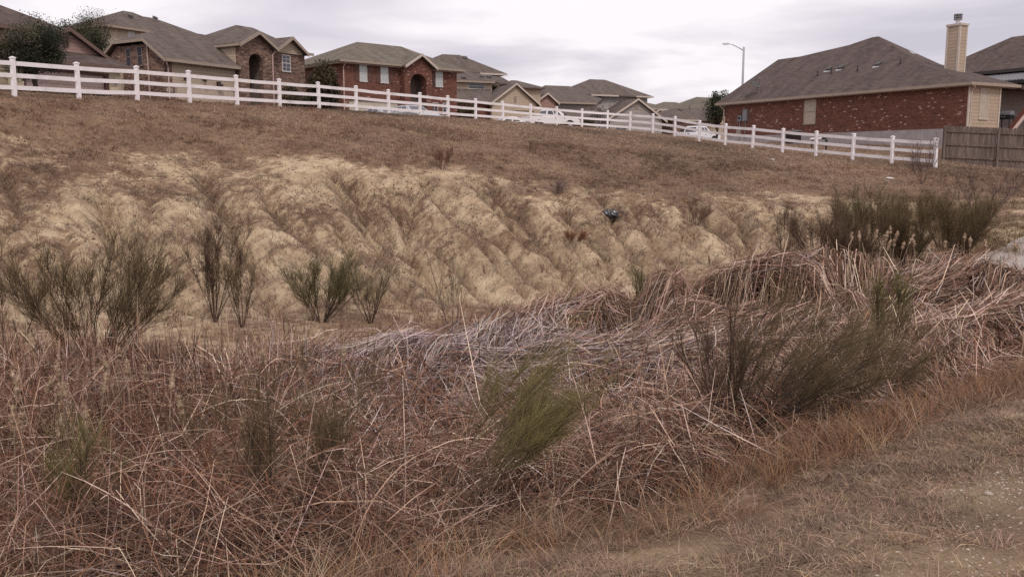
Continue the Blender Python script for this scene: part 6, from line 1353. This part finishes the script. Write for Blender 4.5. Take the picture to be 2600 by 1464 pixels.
# ------------------------------------------------------------------ cattail spikes
HEADC = [(0.37, 0.26, 0.175), (0.47, 0.35, 0.245), (0.27, 0.18, 0.118)]
def cattail(x, y, ztop, label, group, seed, hl=0.16, hr=0.018, dark=False):
    r = np.random.default_rng(seed); zb = gz1(x, y); hgt = max(ztop - zb, 0.35); root = thing('cattail', label, 'cattail', (x, y, zb), r.uniform(0, 6), group)
    ln = r.normal(0, 0.07, 2); zs = np.linspace(0, hgt, 7); P = np.stack([ln[0] * zs ** 2, ln[1] * zs ** 2, zs], -1)[None]
    cs = tintvar(r, 1, [(0.33, 0.24, 0.17)], None, 0.1); g = tubes(P, np.linspace(0.0055, 0.003, 7)[None], cs, 5); np_mesh('stalk', *g[:2], M['twig'], root, g[2])
    k, m_ = 10, 15; tt = np.linspace(0, 1, m_); prof = np.sin(pi * np.clip(tt, 0.03, 0.985)) ** 0.35; zc = hgt - hl * 1.12 + hl * tt; cx = ln[0] * zc ** 2; cy = ln[1] * zc ** 2
    burst = 1 + 0.28 * np.sin(tt * r.uniform(5, 16) + r.uniform(0, 6)) + r.normal(0, 0.12, m_)
    rad = hr * prof[:, None] * burst[:, None] * r.uniform(0.65, 1.45, (m_, k)); an = np.arange(k) * 2 * pi / k
    V = np.stack([cx[:, None] + rad * np.cos(an), cy[:, None] + rad * np.sin(an), np.broadcast_to(zc[:, None] + r.normal(0, 0.004, (m_, k)), (m_, k))], -1).reshape(-1, 3); ix = np.arange(m_ * k).reshape(m_, k); nx_ = np.roll(ix, -1, 1)
    Q = np.stack([ix[:-1], nx_[:-1], nx_[1:], ix[1:]], -1).reshape(-1, 4); C = tintvar(r, m_ * k, HEADC if not dark else [(0.26, 0.15, 0.095), (0.33, 0.2, 0.13)], None, 0.16)
    # loose down standing off the spike
    nf = 90; t_ = r.random(nf); a_ = r.uniform(0, 2 * pi, nf); zz_ = hgt - hl * 1.12 + hl * t_; b0 = np.stack([ln[0] * zz_ ** 2 + hr * 0.8 * np.cos(a_), ln[1] * zz_ ** 2 + hr * 0.8 * np.sin(a_), zz_], -1); dv = np.stack([np.cos(a_), np.sin(a_), r.normal(0, 0.5, nf)], -1)
    Pf = b0[:, None] + dv[:, None] * (np.linspace(0, 1, 3)[None, :] * r.uniform(0.006, 0.018, nf)[:, None])[..., None]; gf = ribbons(Pf, np.full((nf, 3), 0.004), r.normal(0, 1, (nf, 3)), tintvar(r, nf, HEADC, None, 0.15))
    g = join([(V, Q, C), gf]); np_mesh('seed_head', *g[:2], M['blade'], root, g[2]); return root
LEFT = 'ragged cattail spikes over the left reeds'; RIGHT = 'pale cattail spikes against the far thicket'; MID = 'thin cattail spikes at the edge of the flat'
CL = [(-3.64, 6.2, 0.1), (-3.66, 6.4, 0.05), (-3.76, 6.8, -0.02), (-3.27, 5.6, 0.08), (-3.11, 5.4, 0.06), (-3.04, 5.6, -0.02), (-3.6, 7.0, 0.05), (-3.39, 6.6, -0.03), (-3.23, 6.4, 0.0), (-3.17, 6.5, 0.04), (-3.05, 6.2, -0.08), (-2.92, 5.8, -0.04), (-3.75, 8.2, -0.08), (-3.53, 7.8, -0.09), (-3.36, 7.6, -0.12), (-3.46, 8.0, -0.17), (-3.14, 7.6, -0.08), (-2.83, 7.0, -0.06), (-2.48, 6.6, -0.12), (-2.43, 6.6, -0.15), (-1.95, 6.0, -0.14), (-2.49, 9.0, -0.29), (-2.22, 9.0, -0.29), (-1.91, 8.4, -0.36), (-1.95, 10.0, -0.5), (-4.06, 11.5, -0.34), (-2.93, 11.5, -0.34)]
CR = [(5.55, 17.0, 0.26), (5.71, 17.0, 0.11), (5.96, 17.0, 0.1), (6.69, 17.5, 0.26), (6.94, 17.5, 0.28), (7.28, 18.0, 0.28), (7.14, 17.5, 0.11), (7.14, 17.2, 0.12), (7.56, 18.0, 0.25), (7.64, 18.0, 0.15), (7.69, 18.0, 0.25), (7.81, 18.2, 0.32), (7.76, 18.0, 0.13), (7.85, 18.0, 0.16), (7.63, 17.5, 0.07), (8.37, 18.2, 0.07), (8.27, 17.5, 0.01), (8.4, 17.6, 0.07), (8.79, 18.0, 0.04), (7.97, 16.8, -0.13), (8.97, 17.5, 0.23), (9.08, 17.5, 0.16), (9.48, 17.5, 0.1), (10.03, 18.0, 0.12), (9.17, 16.0, 0.2)]
CM = [(-0.39, 15.5, -0.17), (0.58, 16.2, -0.24), (1.75, 17.0, -0.23), (1.0, 16.5, -0.45), (3.38, 18.0, 0.19), (3.91, 18.5, 0.16), (4.34, 17.0, -0.08), (5.03, 18.0, -0.05), (3.87, 17.0, -0.15), (-0.97, 14.5, -0.12)]
r_ = random.Random(77)
for i, (x, y, z) in enumerate(CL): cattail(x, y, z, 'tall ragged tan cattail spike standing among the brown reeds on the left side', LEFT, 300 + i, r_.uniform(0.12, 0.2), 0.0165)
for i, (x, y, z) in enumerate(CR): cattail(x, y, z, 'pale fluffy cattail spike over the fallen reeds against the dark far thicket', RIGHT, 340 + i, r_.uniform(0.15, 0.22), 0.025)
for i, (x, y, z) in enumerate(CM): cattail(x, y, z, 'lone thin brown cattail spike at the far edge of the reeds below the bank', MID, 380 + i, 0.16, 0.018, True)

# ------------------------------------------------------------------ trees
def tree(name, label, cat, x, y, z, h, crown, seed, cols, bark, leaf=0.05, n=14000, trunk_r=0.1, limbs=9, clumps=26, trunk_h=0.35, airy=0.5, upright=0.0, group=None):
    """crown: (centre height, half width, half depth, half height). Leaves sit in clumps on limb ends, so that the sky shows between them"""
    r = np.random.default_rng(seed); root = thing(name, label, cat, (x, y, z), 0, group); cz, rx, ry, rz = crown
    U = np.array([0, 0, 1.0]); fork = np.array([r.normal(0, 0.05), r.normal(0, 0.05), h * trunk_h]); g = []
    tr = np.stack([np.array([0, 0, -0.2]), fork * 0.35 + r.normal(0, 0.03, 3), fork * 0.7 + r.normal(0, 0.03, 3), fork])[None]
    g.append(tubes(tr, trunk_r * np.array([[1.35, 1.05, 0.92, 0.85]]), tintvar(r, 1, bark, None, 0.1), 9))
    c = unit(r.normal(0, 1, (clumps, 3))) * (r.random((clumps, 1)) ** 0.4) * np.array([rx, ry, rz]) + np.array([0, 0, cz])
    c[:, :2] += 0
    for i in range(clumps):
        e = c[i]; mid = fork * 0.45 + e * 0.55 + r.normal(0, 0.08, 3) * rx - U * 0.12 * rz; t = np.linspace(0, 1, 7)[:, None]; P = (1 - t) ** 2 * fork + 2 * t * (1 - t) * mid + t ** 2 * e
        g.append(tubes((P + r.normal(0, 0.015, P.shape) * t)[None], (trunk_r * (0.55 if i < limbs else 0.28) * np.linspace(1, 0.16, 7))[None], tintvar(r, 1, bark, None, 0.1), 6))
        for k in range(5):
            q = e + unit(r.normal(0, 1, 3)) * rx * 0.28; P2 = P[4] * (1 - t) + q * t; g.append(tubes(P2[None], (trunk_r * 0.1 * np.linspace(1, 0.2, 7))[None], tintvar(r, 1, bark, None, 0.1), 3))
    gg = join(g); np_mesh('trunk', *gg[:2], M['twig'], root, gg[2])
    k = r.integers(0, clumps, n); sz = r.uniform(0.55, 1.2, clumps)[k] * (0.30 + 0.2 * airy); p = c[k] + np.clip(r.normal(0, 1, (n, 3)), -1.7, 1.7) * sz[:, None] * np.array([rx, ry, rz]) * 0.62
    dn = unit(r.normal(0, 1, (n, 3)) + U * upright); L = leaf * r.uniform(0.6, 1.5, n); P = p[:, None] + dn[:, None] * (L[:, None] * np.linspace(0, 1, 3))[..., None]
    Wd = L[:, None] * np.array([0.25, 0.55, 0.1]); cc = tintvar(r, clumps, cols, None, 0.18)[k] * (1 + r.normal(0, 0.16, (n, 1))); gl = ribbons(P, Wd, r.normal(0, 1, (n, 3)), np.clip(cc, 0.004, 0.6))
    np_mesh('crown', *gl[:2], M['leaf'], root, gl[2]); return root
OAKC = [(0.032, 0.04, 0.022), (0.05, 0.055, 0.03), (0.075, 0.075, 0.045), (0.10, 0.09, 0.06)]; JUN = [(0.04, 0.038, 0.022), (0.058, 0.05, 0.028), (0.075, 0.06, 0.035)]; BK = [(0.05, 0.038, 0.032), (0.07, 0.05, 0.042)]
tree('oak_tree', 'dark evergreen oak with short forked trunk before the pink house', 'tree', -20.2, 38.5, gz1(-20.2, 38.5), 3.3, (2.15, 1.35, 1.2, 1.05), 401, OAKC, BK, 0.06, 20000, 0.1, 8, 30, 0.32)
tree('oak_tree', 'thin topped evergreen tree between the pink house and the cream house', 'tree', -29.0, 62.0, 4.4, 7.4, (5.1, 1.5, 1.4, 1.9), 402, OAKC, BK, 0.085, 14000, 0.13, 8, 26, 0.35)
tree('tree_top', 'sparse leafless treetop showing over the roof of the pink house', 'tree', -28.9, 63.5, 4.4, 8.0, (6.6, 1.3, 1.0, 0.95), 403, [(0.16, 0.12, 0.10), (0.12, 0.10, 0.07)], BK, 0.07, 1500, 0.1, 6, 22, 0.5, 0.8)
tree('juniper', 'dark shaggy juniper between the tan house and the red brick house', 'tree', -12.0, 57.5, gz1(-12, 57.5), 4.4, (2.2, 0.85, 0.85, 1.55), 404, JUN, BK, 0.13, 13000, 0.09, 8, 26, 0.15, 0.4, 0.8)
tree('juniper', 'low brownish bush before the lower window of the tan house', 'tree', -13.6, 56.3, gz1(-13.6, 56.3), 2.6, (1.35, 0.85, 0.7, 0.9), 405, [(0.075, 0.06, 0.035), (0.10, 0.075, 0.048)], BK, 0.12, 6000, 0.06, 6, 16, 0.12, 0.5, 0.8)
tree('oak_tree', 'evergreen oak beside the far corner of the brick ranch house', 'tree', 18.6, 82.0, 2.95, 5.9, (3.5, 0.95, 0.95, 1.4), 406, OAKC, BK, 0.11, 9000, 0.12, 8, 24, 0.3)
tree('hedge', 'olive hedge bush between the red brick house and the siding gable house', 'hedge', -4.1, 78.0, gz1(-4.1, 78), 2.6, (1.45, 1.25, 0.9, 1.1), 407, [(0.085, 0.07, 0.032), (0.11, 0.09, 0.045)], BK, 0.1, 7000, 0.06, 6, 20, 0.1)
tree('young_tree', 'small bare young tree in front of the grey gable house', 'tree', 9.7, 100.0, 4.3, 3.6, (2.3, 0.9, 0.8, 1.0), 408, [(0.12, 0.09, 0.075), (0.09, 0.075, 0.055)], BK, 0.1, 1500, 0.06, 6, 18, 0.3, 0.7)
tree('garden_bush', 'dark bush behind the fence left of the bend, right of the pickup', 'bush', 7.3, 92.0, gz1(7.3, 92), 1.9, (0.9, 1.5, 0.8, 0.75), 409, JUN, BK, 0.09, 5000, 0.05, 6, 18, 0.1)
